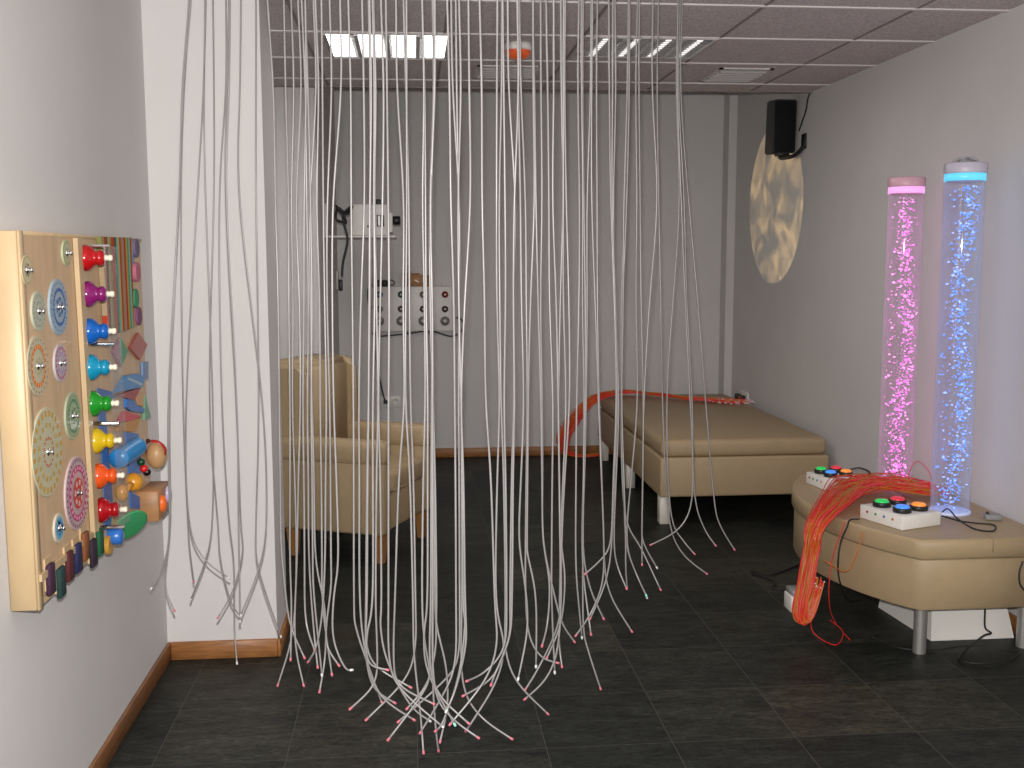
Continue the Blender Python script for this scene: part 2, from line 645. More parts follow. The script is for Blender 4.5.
T = [  # tails of the rest, ordered later by their x at y = 510
    [(290, 560), (291.5, 605), (290.6, 660)], [(281, 540), (284.6, 583), (290, 624), (304.6, 658)],
    [(296.4, 560), (292.8, 633), (277.6, 685.6)], [(297, 560), (294.6, 638), (303.7, 685.6)],
    [(304.6, 560), (305.5, 620), (315, 651)], [(325, 560), (322, 615), (316, 648), (308, 662)],
    [(309, 560), (313.7, 629), (317.7, 667.5)], [(312.8, 560), (314, 596), (322, 675.7)],
    [(315.5, 560), (324.6, 605.5), (325.5, 653), (319.5, 692)], [(322, 560), (322, 587), (324.6, 624), (332, 675)],
    [(331, 560), (331, 587), (326.5, 624), (327.4, 647), (339, 665.6)],
    [(338.3, 560), (333.8, 596), (333, 638), (344.7, 667.5), (352, 670)],
    [(354, 600), (356, 628), (368.4, 665.6), (382, 702.8)], [(359.7, 600), (365, 650), (373, 687), (395, 703)],
    [(375.6, 600), (377, 644), (375, 683), (350, 709)], [(366, 600), (366, 639), (375, 665.6), (411, 687.5)],
    [(372.8, 600), (367, 633), (368.4, 663), (388, 670)], [(367, 600), (366, 655), (380.5, 696), (414.4, 720)],
    [(381.5, 600), (380.5, 626), (387, 661), (410, 705), (430, 721)],
    [(388.5, 600), (389, 655), (399, 687.5), (443, 727)], [(395, 600), (393.6, 655), (399, 685), (434, 704)],
    [(415.4, 600), (415.4, 644), (405.6, 679), (366, 720)], [(413, 600), (414, 655), (420, 709), (423.5, 753)],
    [(422, 600), (425, 644), (429.7, 674), (421, 696), (388, 740)], [(427.5, 600), (424, 633), (427.5, 672), (455, 725)],
    [(435, 600), (436, 644), (427.5, 683), (406.7, 709)], [(432, 600), (433, 687), (436, 731), (438.5, 751)],
    [(436.6, 600), (436.6, 626), (446, 666), (447.5, 705), (440, 742)], [(456, 600), (455, 665), (440, 700), (420, 733)],
    [(459.6, 600), (458.5, 655), (445, 680), (398, 722)], [(463, 600), (465, 626), (458.5, 677), (443, 722), (435.5, 731)],
    [(465, 600), (466, 644), (456, 687.5), (446, 712)], [(462, 600), (462, 681), (480, 716), (512, 739)],
    [(431, 600), (432, 683), (469, 723.7)], [(433, 600), (434, 687.5), (452, 718), (478.6, 738)],
    [(494.6, 600), (496.8, 644), (484.7, 681), (449.7, 724.8)], [(495.7, 600), (504, 644), (495.7, 683), (466, 731)],
    [(506.6, 600), (504, 648), (484.7, 672), (467, 681)], [(510, 600), (509, 637), (493.5, 676.6), (463, 696)],
    [(512, 600), (509, 639), (495.7, 672), (491, 685)], [(505.5, 600), (505.5, 650), (517.6, 683), (548, 714)],
    [(519, 540), (524.6, 581.7), (527.7, 627.5), (518, 679.6)],
    [(525.6, 540), (525.6, 592), (528.7, 634), (541, 656.7), (558, 663)], [(527, 540), (528, 556.7), (536, 598), (536, 667)],
    [(543, 540), (549.6, 581.7), (547.5, 623), (542, 646)], [(543, 540), (553.7, 592), (562, 623), (574.6, 642)],
    [(551.7, 540), (551.7, 602.5), (554.8, 673)], [(560, 540), (561, 602.5), (557, 652), (545, 680), (524.6, 699.4)],
    [(561, 540), (565, 577.5), (561, 623), (546.5, 658.7)], [(560, 540), (560, 581.7), (559, 640), (562, 667)],
    [(561, 560), (560, 619), (540, 665), (525, 690)], [(575.6, 540), (576.7, 581.7), (582, 638)],
    [(583, 540), (583, 623), (588, 650), (600.6, 689)], [(582, 540), (584, 581.7), (591, 634.8)],
    [(583, 548), (590, 588), (603.7, 619)], [(603.7, 540), (602.7, 581.7), (591, 613), (575.6, 635.8)],
    [(612, 540), (605.8, 581.7), (590, 619)], [(603.7, 540), (608, 590), (632, 631.7)],
    [(611, 540), (601.7, 558.7), (585, 574)], [(614, 540), (617, 565), (626.7, 589)], [(625.6, 540), (625.6, 565), (627, 588)],
    [(625.6, 540), (635, 571), (646.5, 596)], [(626.6, 544), (639, 579.6), (647, 598)], [(624, 512), (640.7, 547), (660.7, 590)],
    [(642, 520), (643, 542), (657, 568)], [(642, 523), (642, 565)],
    [(667.7, 512), (680.6, 551.5), (707, 574)], [(670, 512), (683, 540), (694.6, 554)],
    [(693, 493), (680, 528), (650.5, 545)], [(694, 493), (704, 528), (715.7, 545.7)], [(714, 500), (720.4, 526), (734.5, 549.7)],
]
S90 = [257.5, 260, 272.9, 272.9, 285.2, 293.4, 301, 305.7, 307.6, 315.7, 318.6, 322.7, 331, 341.3, 350.8, 352.6, 363.7, 370.6,
       374, 375.5, 383, 387.7, 396.5, 400, 406, 423, 424, 425.4, 434.4, 448.8, 452, 453.4, 456, 461.5, 469.6, 482, 485, 496.7, 501, 503.7,
       508.4, 519, 521.3, 533.6, 541, 548, 554, 561, 562.5, 564, 578.4, 582, 590, 591.6, 596.4, 610, 611.8, 615.4, 628, 629.6,
       635, 639, 652.5, 657, 675.5, 676.5, 678, 679, 680]
S200 = [259, 261, 276, 288.6, 290.5, 296.6, 304.7, 306.6, 310.5, 317, 323.3, 327.4, 333.5, 349.4, 350.8, 353.5, 364, 370, 374, 382,
        388.6, 397, 404.3, 406, 408, 422.7, 424, 425.4, 430.8, 450.5, 452.7, 453.6, 454.5, 458.6, 470, 481.3, 482.8, 497, 499.3, 504.7, 515,
        519.8, 525.7, 533.6, 536.2, 542, 549.5, 553, 562.5, 563.8, 565.6, 579.3, 583.7, 586.9, 592.4, 596.8, 611, 612, 613.2, 624.2, 626.7,
        637.4, 639.6, 656.6, 658, 679.2, 682, 684.3, 688]
S400 = [279, 280.5, 290.5, 292.5, 301, 302.4, 308, 310.5, 312.4, 320.3, 326.3, 329.6, 334.4, 353.3, 355, 359.6, 368.4, 372.8, 377.2,
        379, 385.2, 389.2, 404, 406, 408, 410, 425.6, 427.8, 432.5, 454.2, 456.4, 458.6, 461.5, 484.5, 486, 499.5, 501, 503.3, 514, 523, 527.4,
        541, 542.5, 553, 558, 565.6, 569.3, 576.6, 584.7, 586, 597.9, 599.8, 616, 617.5, 618.6, 621.3, 636.7, 642.5, 644.3, 663, 664.5, 667,
        690, 692.5, 706]
T.sort(key=lambda t_: t_[0][0] if t_[0][1] < 590 else t_[0][0])


def follow(A, B):
    """order-keeping match: for every x in A the x in B its strand passes through, using all of B"""
    n, m = len(A), len(B)
    INF = 1e9
    D = [[INF] * m for _ in range(n)]
    for i_ in range(n):
        for j_ in range(m):
            c_ = abs(A[i_] - B[j_])
            if i_ == 0 and j_ == 0:
                D[i_][j_] = c_
            else:
                D[i_][j_] = c_ + min(D[i_ - 1][j_] if i_ else INF, D[i_][j_ - 1] + 1 if j_ else INF,
                                     D[i_ - 1][j_ - 1] - .5 if i_ and j_ else INF)
    i_, j_ = n - 1, m - 1
    got = {}
    while True:
        got.setdefault(i_, []).append(j_)
        if i_ == 0 and j_ == 0:
            break
        o_ = []
        if i_:
            o_.append((D[i_ - 1][j_], i_ - 1, j_))
        if j_:
            o_.append((D[i_][j_ - 1] + 1, i_, j_ - 1))
        if i_ and j_:
            o_.append((D[i_ - 1][j_ - 1] - .5, i_ - 1, j_ - 1))
        _, i_, j_ = min(o_)
    return [B[random.choice(got[k_])] for k_ in range(n)]


FX = [t_[0][0] for t_ in T]
F400 = sorted(follow(FX, S400))
F200 = sorted(follow(F400, S200))
F90 = sorted(follow(F200, S90))


strands = [([(a, -90 if a > 600 else -20), (a, 0), (b, 90), (c, 200), (d, 400)] + tl) for a, b, c, d, tl in L]
for i, tl in enumerate(T):
    a, b, c = [v_ + random.uniform(-.8, .8) for v_ in (F90[i], F200[i], F400[i])]
    a0 = a - (576 - a) * .009 + random.uniform(-1.5, 1.5)
    if a < 275:
        a0 = a - 6
    strands.append([(a0, 0), (a, 90), (b, 200), (.5 * (b + c) + random.uniform(-1.5, 1.5), 300), (c, 400)]
                   + ([(c * .4 + tl[0][0] * .6, 480)] if tl[0][1] > 515 else []) + tl)

cur = empty('fibre_optic_curtain', (.2, 3.0, CEIL),
            'curved curtain of long clear fibre strands with pink tips hanging from the ceiling', 'fibre optic curtain')
cinv = Vector((.2, 3.0, CEIL))
rp = []
for i, pts in enumerate(strands):
    xm = .5 * (pts[1][0] + pts[-1][0])
    Y = rail_y(xm) + random.uniform(-.05, .05)
    if i < len(L):
        Y = random.uniform(3.08, 3.3)
    ph = random.uniform(0, 6)
    P = []
    for (x, y) in pts:
        q = on(x, y, 1, Y)
        if y < -10:
            continue
        dz = (q.z - .35)
        P.append(on(x, y, 1, Y + .018 * math.sin(ph + 3 * q.z) * min(1, max(0, dz))))
    # tail swings a little out of its plane
    P[-1] = on(pts[-1][0], pts[-1][1], 1, Y + random.uniform(-.05, .03))
    top = P[0].copy()
    sl = (P[0] - P[1])
    sl = sl / max(.01, sl.z)
    top = P[0] + sl * (CEIL - .035 - P[0].z) * .6
    top.z = CEIL - .035
    rp.append(top)
    C_ = spline([v - cinv for v in [top] + P], 7)
    for _ in range(5):
        C_ = [C_[0]] + [(a_ + b_ * 2 + c_) / 4 for a_, b_, c_ in zip(C_, C_[1:], C_[2:])] + [C_[-1]]
    s = mb().tube(C_, .0024, STRAND, 6).build('strand', None, cur)
    dv = (C_[-1] - C_[-2]).normalized()
    tm = random.choices([TIPP, TIPW, TIPG], [14, 2, .6])[0]
    if i < len(L) and i not in (1, 2, 7):
        tm = TIPW
    mb().tube([C_[-1] - dv * .006, C_[-1] + dv * .003], .0030, tm, 8).build('tip', None, s)
# the curved ceiling track the strands hang from
tr = []
for x, Y in [(120, 3.2), (165, 3.19), (260, 3.0), (300, 2.72), (350, 2.5), (440, 2.4), (520, 2.5), (570, 2.74), (630, 3.12), (680, 3.5), (735, 3.72)]:
    q = on(x, 250, 1, Y)
    tr.append(Vector((q.x, q.y, CEIL)) - cinv)
tr = [v for v in tr if v.x + cinv.x > XL + .03]
trk = spline(tr, 6)
b = mb()
for a, c in zip(trk, trk[1:]):
    d = (c - a)
    nrm = Vector((-d.y, d.x, 0)).normalized() * .06
    b.prism([a - nrm, c - nrm, c + nrm, a + nrm], (0, 0, -.035), WHITEP)
b.build('track', None, cur)

# ------------------------------------------------------------------ tactile activity panel on the left wall
XF = -.842
Y0, Y1 = 2.405, 3.46
ZT, ZB = 1.516, .671
ap = empty('activity_panel', (XL + .001, (Y0 + Y1) / 2, (ZT + ZB) / 2),
           'large beech wall panel with turning discs, coloured bells and toy shapes', 'activity panel')
AO = Vector(ap.location)


def onp(x, y, dx=0):
    return on(x, y, 0, XF + dx) - AO


b = mb()
b.box((0, Y0 - AO.y, ZB - AO.z), (XF - XL - .006, Y1 - AO.y, ZT - AO.z), BEECHL, .003, 1)
b.build('case', None, ap)
b = mb()
x1_, x2_ = XF - XL - .006, XF - XL
b.box((x1_, Y0 - AO.y + .028, ZB - AO.z + .02), (x2_ - .003, Y1 - AO.y - .01, ZT - AO.z - .01), BEECH)
b.build('face', None, ap)
b = mb()
b.box((x1_, Y0 - AO.y, ZB - AO.z), (x2_, Y0 - AO.y + .028, ZT - AO.z), BEECHL, .002, 1)
b.box((x1_, Y0 - AO.y + .028, ZT - AO.z - .01), (x2_, Y1 - AO.y, ZT - AO.z), BEECHL, .002, 1)
b.build('rim', None, ap)


def c3(r, g_, b_):
    return tuple(((v / 255) / 12.92 if v / 255 < .04045 else ((v / 255 + .055) / 1.055) ** 2.4) for v in (r, g_, b_))


cm_ = {}


def cmat(rgb, rough=.35):
    k = (rgb, rough)
    if k not in cm_:
        cm_[k] = mat('paint_%d_%d_%d' % rgb, c3(*rgb), rough)
    return cm_[k]


def dash_ring(b, c, r0, r1, n, fill, m, h):
    for i in range(n):
        a0 = 2 * PI * i / n
        a1 = a0 + 2 * PI / n * fill
        q = []
        k = 48 if n == 1 else 6 if n < 20 else 2
        for j in range(k + 1):
            a = a0 + (a1 - a0) * j / k
            q.append(c + Vector((h, r1 * math.cos(a), r1 * math.sin(a))))
        for j in range(k, -1, -1):
            a = a0 + (a1 - a0) * j / k
            q.append(c + Vector((h, r0 * math.cos(a), r0 * math.sin(a))))
        f = b.bm.faces.new([b.bm.verts.new(v) for v in q])
        b._set([f], m)


CREAM = (196, 190, 160)
discs = [  # px centre, half height px, base colour, rings (r0, r1, count, fill, colour)
    (26, 270, 15, (200, 190, 150), [(.85, .92, 40, .6, (150, 130, 80)), (.3, .45, 8, .5, (60, 50, 40))]),
    (66, 253, 13, (182, 190, 150), [(.82, .9, 40, .7, (110, 130, 90)), (.3, .42, 8, .4, (70, 80, 50))]),
    (38, 311, 20, (186, 188, 165), [(.72, .82, 18, .4, (110, 130, 130)), (.4, .5, 7, .7, (130, 150, 150))]),
    (58, 307, 28, (160, 178, 190), [(.82, .9, 22, .3, (80, 120, 160)), (.56, .68, 24, .8, (40, 90, 160)), (.2, .36, 6, .6, (60, 100, 160))]),
    (37, 366, 30, (196, 190, 160), [(.86, .92, 22, .35, (150, 110, 70)), (.58, .72, 1, .995, (205, 110, 40)), (.6, .7, 20, .35, (235, 180, 120)), (.2, .3, 6, .5, (170, 160, 110))]),
    (60, 363, 19, (190, 180, 185), [(.72, .86, 18, .6, (180, 50, 110)), (.4, .6, 12, .4, (165, 120, 170))]),
    (47, 452, 45, (196, 192, 160), [(.80, .93, 24, .45, (200, 150, 40)), (.55, .66, 16, .4, (190, 160, 70)), (.28, .34, 14, .5, (200, 80, 60))]),
    (72.5, 416, 24, (170, 180, 150), [(.60, .72, 20, .7, (60, 130, 90)), (.80, .88, 30, .5, (140, 160, 120)), (.2, .36, 6, .5, (90, 130, 90))]),
    (76.5, 493, 37, (200, 178, 180), [(.86, .94, 34, .4, (130, 40, 90)), (.60, .76, 1, .995, (190, 30, 110)), (.63, .73, 22, .55, (225, 170, 190)), (.14, .42, 1, .995, (200, 50, 45)), (.22, .36, 7, .6, (215, 180, 170))]),
    (58.5, 528, 15, (200, 196, 180), [(.0, .75, 1, .999, (90, 160, 195)), (.3, .5, 6, .5, (30, 80, 140))]),
]
for (x, y, ry, col, rings) in discs:
    c = onp(x, y)
    r = (onp(x, y - ry) - onp(x, y + ry)).length / 2
    b = mb().cyl(c + Vector((-.004, 0, 0)), (1, 0, 0), r, .0065, cmat(tuple(int(v_ * .94) for v_ in col), .4), 40, .001)
    for (r0, r1, n, fl, cc) in rings:
        dash_ring(b, c, r * r0, r * r1, n, fl, cmat(cc, .5),   .0026 + .0003 * len(rings) + .0004 * rings.index((r0, r1, n, fl, cc)))
    d = lab(b.build('turning_disc', None, ap), 'turning disc painted with dotted rings')
    mb().lathe([(.009, 0), (.009, .003), (.004, .004), (.004, .007), (.006, .009), (.005, .013), (0, .0135)], c + Vector((.002, 0, 0)), (1, 0, 0), STEEL, 12).build('disc_pin', None, d)

# upright batten that carries the bells
b = mb()
b.prism([onp(72.5, 238), onp(77, 238), onp(94.5, 531), onp(90.5, 533)], (.012, 0, 0), BEECHL)
b.build('batten', None, ap)
# bells: big dome by the panel, small dome outside it, cream knob
bells = [(83, 258, (190, 20, 25)), (85, 294, (140, 30, 110)), (87, 331, (20, 100, 195)), (88, 367, (20, 150, 190)),
         (90, 403, (30, 150, 40)), (93, 440, (225, 190, 25)), (96, 475, (240, 90, 30)), (99, 509, (175, 15, 25))]
for (x, y, col) in bells:
    c = onp(x, y)
    m_ = cmat(tuple(int(v_ * .88) for v_ in col), .18)
    c = c + Vector((0, -.012, 0))
    bo = mb().lathe([(0, .004), (.024, .003), (.032, .004), (.034, .010), (.033, .017), (.028, .025), (.021, .031), (.0175, .036),
                     (.0175, .040), (.020, .043), (.0205, .049), (.016, .055), (.009, .058), (0, .058)], c, (1, 0, 0), m_, 28).build('bell', None, ap)
    mb().lathe([(0, .057), (.005, .057), (.0085, .060), (.0065, .065), (.0065, .067), (.0085, .070), (.007, .076), (0, .077)], c, (1, 0, 0), CREAMP, 14).build('bell_knob', None, bo)
    mb().cyl(c + Vector((-.002, 0, 0)), (1, 0, 0), .005, .008, STEEL, 10).build('bell_pin', None, bo)
# clear guards with their ledges and bolts
for (ya, yb, xa, xb) in ((246, 345, 79, 84.5), (345.5, 425, 85, 90), (425.5, 530, 90, 95.5)):
    p0, p1 = onp(xa, ya), onp(xb, yb)
    yy = p0.y
    b = mb()
    dd = Vector((0, .055, 0))
    b.prism([p0 + Vector((.060, 0, 0)), p1 + Vector((.060, 0, 0)), p1 + Vector((.060, .10, 0)), p0 + Vector((.060, .10, 0))], (.004, 0, 0), ACRYL)
    gd = lab(b.build('bell_guard', None, ap), 'clear acrylic guard plate')
    for q in (p0, p1):
        mb().cyl(q + Vector((.0, .03, 0)), (1, 0, 0), .0045, .066, STEEL, 10).build('guard_bolt', None, gd)
# striped cloth
b = mb()
q = [onp(96, 236.8), onp(127, 237.5), onp(129, 328), onp(104, 336)]
b.prism(q, (.014, 0, 0), stripe_mat('striped_cloth', [c3(*v_) for v_ in ((165, 75, 45), (190, 150, 100), (120, 120, 70), (160, 140, 110), (170, 60, 35), (95, 85, 55), (185, 160, 115), (140, 140, 90),
                                               (175, 70, 40), (175, 70, 40), (60, 80, 50), (110, 165, 145), (185, 165, 120), (170, 65, 40), (150, 140, 90), (175, 125, 120), (165, 60, 35), (190, 150, 60), (70, 150, 130), (140, 180, 150))], .33))
lab(b.build('striped_cloth', None, ap), 'cloth patch with upright stripes')
# felt buttons
for (x, y, ry, col, dx) in ((137.5, 248, 9, (105, 95, 120), .02), (132, 256, 9, (110, 145, 180), .012), (138.5, 272, 9.5, (180, 105, 125), .02), (128.5, 275, 9, (175, 95, 85), .012),
                            (137, 298, 9, (60, 140, 100), .018), (131, 298, 9, (165, 100, 80), .012), (140, 316, 9, (120, 75, 110), .018), (135.5, 317, 9, (190, 140, 100), .010), (128, 318, 8, (110, 160, 140), .01)):
    c = onp(x, y, dx)
    r = (onp(x, y - ry) - onp(x, y + ry)).length / 2
    mb().cyl(c + Vector((-dx - .004, 0, 0)), (1, 0, 0), r, dx + .004, cmat(col, .8), 24, .001).build('felt_button', None, ap)


def slab(pts, col, th, name, dx=0, rough=.4):
    q = [onp(x, y) + Vector((dx, 0, 0)) for x, y in pts]
    return mb().prism(q, (th * .55, 0, 0), cmat(col, rough)).build(name, None, ap)


slab([(117.5, 337.5), (119, 367), (110.5, 352)], (160, 100, 120), .012, 'triangle')
slab([(118.4, 338), (126, 351), (119.6, 366)], (60, 140, 100), .012, 'triangle')
slab([(136, 332.5), (145, 345), (138, 360), (128, 348)], (165, 80, 75), .014, 'diamond')
slab([(140.5, 362), (146, 361.5), (146, 379), (141, 380)], (95, 125, 165), .014, 'block')
slab([(122, 376), (134, 373.5), (141, 378), (139, 387), (112.5, 392.5)], (60, 130, 185), .022, 'kite')
slab([(124, 377.5), (138.5, 383.5), (137.5, 386), (123, 379.5)], (150, 180, 190), .0235, 'stripe')
slab([(114, 395), (138, 387.5), (131, 400.5), (123, 398)], (150, 40, 40), .018, 'triangle')
slab([(124, 399), (131, 399), (134, 405), (142, 409), (141, 413), (128, 411), (123.5, 407)], (35, 105, 180), .016, 'wave')
slab([(134, 394), (142, 393), (142, 407), (137, 405)], (200, 150, 95), .010, 'block')
slab([(142.5, 395), (148.8, 417), (142.5, 420)], (95, 150, 120), .014, 'triangle')
slab([(115, 422), (122, 411.5), (138, 416), (128, 421)], (200, 40, 60), .018, 'triangle')
slab([(115, 423), (128, 421), (138, 417), (133, 432), (116, 431)], (190, 130, 40), .016, 'block')
# winding blue track
slab([(97, 388), (112, 392), (115, 398), (104, 399), (106, 425), (108, 450), (112, 500), (110, 530), (104, 530), (103, 480), (99, 430)], (60, 105, 170), .004, 'track', .0)
slab([(124, 432), (138, 434), (136, 446), (144, 470), (138, 474), (130, 472), (130, 492), (144, 500), (145, 510), (130, 508), (128, 470), (126, 450)], (35, 110, 190), .006, 'track')
# blue ribbed roller
a_, c_ = onp(118, 459, .03), onp(138, 446, .05)
d_ = (c_ - a_)
pr = []
for k in range(13):
    pr.append((.026 + (.002 if k % 2 else 0), d_.length * k / 12))
mb().lathe([(0, 0)] + pr + [(0, d_.length)], a_, d_, cmat((40, 130, 190), .3), 22).build('roller', None, ap)
# round wooden face with beads
c = onp(147, 455)
fo = mb().ball(c + Vector((.03, 0, 0)), .045, cmat((190, 150, 105), .4), 3, (.7, .75, 1)).build('wooden_head', None, ap)
mb().lathe([(.032, -.006), (.036, -.003), (.036, .003), (.032, .006)], c + Vector((.030, -.014, .02)), (.2, 1, .5), cmat((175, 35, 30), .4), 20).build('head_band', None, fo)
for (x, y, col, r) in ((141, 462, (20, 60, 40), .012), (144, 468.5, (200, 30, 30), .012), (147, 472, (15, 15, 20), .012), (148, 440.5, (25, 20, 15), .006)):
    mb().ball(onp(x, y, .055), r, cmat(col, .2), 2).build('bead', None, fo)
# yellow dumbbell
b = mb()
a_, c_ = onp(122, 493, .022), onp(133.5, 482, .030)
b.ball(a_, .022, cmat((205, 140, 40), .3), 2, (.8, .8, 1.2))
b.ball(c_, .028, cmat((205, 140, 40), .3), 2)
b.tube([a_, c_], .010, cmat((205, 140, 40), .3), 10)
b.build('dumbbell', None, ap)
# green dish and round blue knob
c = onp(131, 522, .02)
mb().lathe([(0, 0), (.03, .002), (.052, .010), (.055, .015), (.048, .017), (0, .012)], c + Vector((-.01, 0, 0)), (.6, -.55, -.5), cmat((60, 150, 95), .35), 28).build('dish', None, ap)
mb().lathe([(0, -.02), (.018, -.02), (.024, 0), (.024, .02), (.018, .026), (0, .027)], onp(113, 536, .01), (1, 0, 0), cmat((50, 110, 190), .3), 20).build('knob', None, ap)
mb().cyl(onp(106, 545, -.004), (1, 0, 0), .026, .014, cmat((185, 140, 50), .4), 20, .002).build('felt_button', None, ap)
# wooden drum box with two eggs
bx = onp(139, 507)
b = mb().box(bx + Vector((-.003, 0, -.047)), bx + Vector((.058, .16, .047)), WOODBOX, .002, 1)
wb = b.build('drum_box', None, ap)
for (dy, dz, col) in ((.040, .0, (240, 110, 40)), (.115, .012, (190, 175, 205))):
    mb().ball(bx + Vector((.060, dy, dz)), .026, cmat(col, .3), 3, (.55, .7, 1.05)).build('egg', None, wb)
# felt keys stepping along the bottom edge
keys = [(48, 582, (55, 25, 50)), (58.5, 585, (20, 52, 50)), (67, 569, (75, 22, 25)), (75.5, 561, (25, 28, 70)), (83, 549, (120, 70, 35)), (91, 556, (38, 24, 40)), (97.5, 545, (20, 85, 50))]
for (x, y, col) in keys:
    c = onp(x, y - 3)
    lo = c + Vector((0, -.020, -.036))
    hi = c + Vector((.012, .020, .036))
    k = mb().box(lo, hi, cmat(col, .8), .003, 1).build('felt_key', None, ap)
    mb().box(lo + Vector((-.004, .002, .012)), hi + Vector((-.010, .006, .014)), BEECHL).build('key_block', None, k)
b = mb()
b.prism([onp(38.5, 575), onp(91, 531), onp(92, 536), onp(39, 582)], (.007, 0, 0), BEECHL)
b.build('ledge', None, ap)

# ------------------------------------------------------------------ armchair
cx, cy = -.29, 5.36
ch = empty('armchair', (cx, cy, 0), 'beige vinyl armchair with high back on wooden legs behind the hanging strands', 'armchair', rz=-.405)
# local +x = forward, y lateral (negative = nearer the camera)


def quadlegs(par, pts, h, r0, r1, m):
    for (x, y) in pts:
        b = mb()
        b.box((-.5, -.5, 0), (.5, .5, 1), m)
        for v in b.bm.verts:
            w = r0 + (r1 - r0) * v.co.z
            v.co = Vector((x + v.co.x * 2 * w, y + v.co.y * 2 * w, v.co.z * h))
        b.build('leg', None, par)


quadlegs(ch, [(.24, -.25), (.24, .25), (-.23, -.25), (-.23, .25)], .15, .017, .027, LEGWOOD)
b = mb()
b.box((-.30, -.225, .145), (.27, .225, .33), VINYL, .02, 3)
b.build('seat_base', None, ch)
b = mb()
b.box((-.20, -.215, .325), (.285, .215, .445), VINYL, .035, 4)
sc_ = b.build('seat_cushion', None, ch)
mb().tube([(.283, -.19, .345), (.287, 0, .345), (.283, .19, .345)], .004, VINYLD, 6).build('piping', None, sc_)
for s in (-1, 1):
    y0, y1 = sorted((s * .225, s * .315))
    b = mb()
    # side panel with a puffed arm rest on top
    b.box((-.29, y0, .145), (.285, y1, .50), VINYL, .018, 3)
    am = b.build('side_panel', None, ch)
    b = mb()
    y0, y1 = sorted((s * .215, s * .325))
    b.box((-.29, y0, .475), (.295, y1, .60), VINYL, .04, 4)
    b.build('armrest', None, am)
b = mb()
b.prism([(-.16, -.235, .34), (-.36, -.235, .30), (-.40, -.235, .93), (-.375, -.235, .955), (-.20, -.235, .955), (-.155, -.235, .93)], (0, .47, 0), VINYL, True)
bmesh.ops.bevel(b.bm, geom=[e for e in b.bm.edges], offset=.022, segments=3, affect='EDGES')
for f in b.bm.faces:
    f.smooth = True
bk = b.build('backrest', None, ch)
for s in (-1, 1):
    b = mb()
    y0, y1 = sorted((s * .222, s * .285))
    b.prism([(-.115, y0, .56), (-.36, y0, .47), (-.395, y0, .91), (-.37, y0, .945), (-.17, y0, .945), (-.125, y0, .91)], (0, y1 - y0, 0), VINYL, True)
    bmesh.ops.bevel(b.bm, geom=[e for e in b.bm.edges], offset=.018, segments=3, affect='EDGES')
    b.build('wing', None, ch)

# ------------------------------------------------------------------ padded bed
BX0, BX1, BY0, BY1 = 1.325, 2.27, 5.60, 7.57
bd = empty('padded_bed', ((BX0 + BX1) / 2, (BY0 + BY1) / 2, 0), 'low rectangular beige vinyl bed on white legs in the back right corner', 'bed')
w, d = (BX1 - BX0) / 2, (BY1 - BY0) / 2
mb().box((-w, -d, .155), (w, d, .372), VINYL, .012, 3).build('base', None, bd)
b = mb()
b.box((-w + .008, -d + .012, .372), (w - .008, d - .01, .468), VINYL, .03, 4)
b.build('mattress', None, bd)
for x in (-w + .035, w - .05):
    for y in (-d + .06, .0, d - .06):
        mb().box((x - .028, y - .035, 0), (x + .028, y + .035, .16), LEGW, .003, 1).build('leg', None, bd)

# ------------------------------------------------------------------ curved bench
HB = .443
bn = empty('curved_bench', (1.95, 4.25, 0), 'low beige vinyl bench with rounded front carrying the bubble tubes', 'bench')
BO = Vector((1.95, 4.25, 0))


def arc_outline(off=0):
    """the bench in plan: a flat front, a bow towards the room, a flat back, the wall"""
    ya, yb, xc = 3.585, 4.79, 1.812
    mid, sag = (ya + yb) / 2, .205
    hc = (yb - ya) / 2
    Rr = (hc * hc + sag * sag) / (2 * sag)
    xo = xc - sag + Rr
    th = math.asin(hc / Rr)
    arc_ = [Vector((xo - (Rr - off) * math.cos(a_), mid + (Rr - off) * math.sin(a_), 0))
            for a_ in [-th + 2 * th * k_ / 28 for k_ in range(29)]]
    arc_ = [Vector((v_.x, min(max(v_.y, ya + off), yb - off), 0)) for v_ in arc_]
    return [Vector((XR - .012, ya + off, 0))] + arc_ + [Vector((XR - .012, yb - off, 0))]


def cushion_mesh(pts, z0, z1, r, m):
    """rounded slab over an outline"""
    b = mb()
    cen = sum(pts, Vector()) / len(pts)
    prof = [(r * .6, z0), (.0, z0 + r * .5), (0, z1 - r), (r * .3, z1 - r * .3), (r, z1)]
    rings = []
    for (ins, z) in prof:
        rings.append([b.bm.verts.new(Vector((p_.x, p_.y, z)) + (cen - p_).normalized() * ins - BO) for p_ in pts])
    n = len(pts)
    for A, B_ in zip(rings, rings[1:]):
        for k in range(n):
            f = b.bm.faces.new((A[k], A[(k + 1) % n], B_[(k + 1) % n], B_[k]))
            f.smooth = True
    b.bm.faces.new(rings[0])
    b.bm.faces.new(rings[-1])
    b.mi(m)
    return b


ol = arc_outline(.012)
cushion_mesh(ol, .178, .368, .008, VINYL).build('base', None, bn)
full = arc_outline(0)
# the seat pad is sewn in three sections meeting at straight seams
arc = full[1:-1]
xs = 2.075
cushion_mesh(full, .369, HB, .016, VINYL).build('seat_pad', None, bn)
b = mb()
b.tube([Vector((xs, arc[0].y - .001, HB - .05)) - BO, Vector((xs, arc[0].y - .001, HB - .004)) - BO, Vector((xs, arc[0].y + .012, HB + .0005)) - BO, Vector((xs, arc[-1].y - .02, HB + .0005)) - BO], .0018, VINYLD, 6)
b.build('seam', None, bn)
for (x, y) in ((1.849, 3.655), (2.263, 3.675), (2.12, 4.19), (1.85, 4.72), (2.26, 4.72)):
    mb().cyl(Vector((x, y, 0)) - BO, (0, 0, 1), .024, .186, CHROME, 24).build('leg', None, bn)

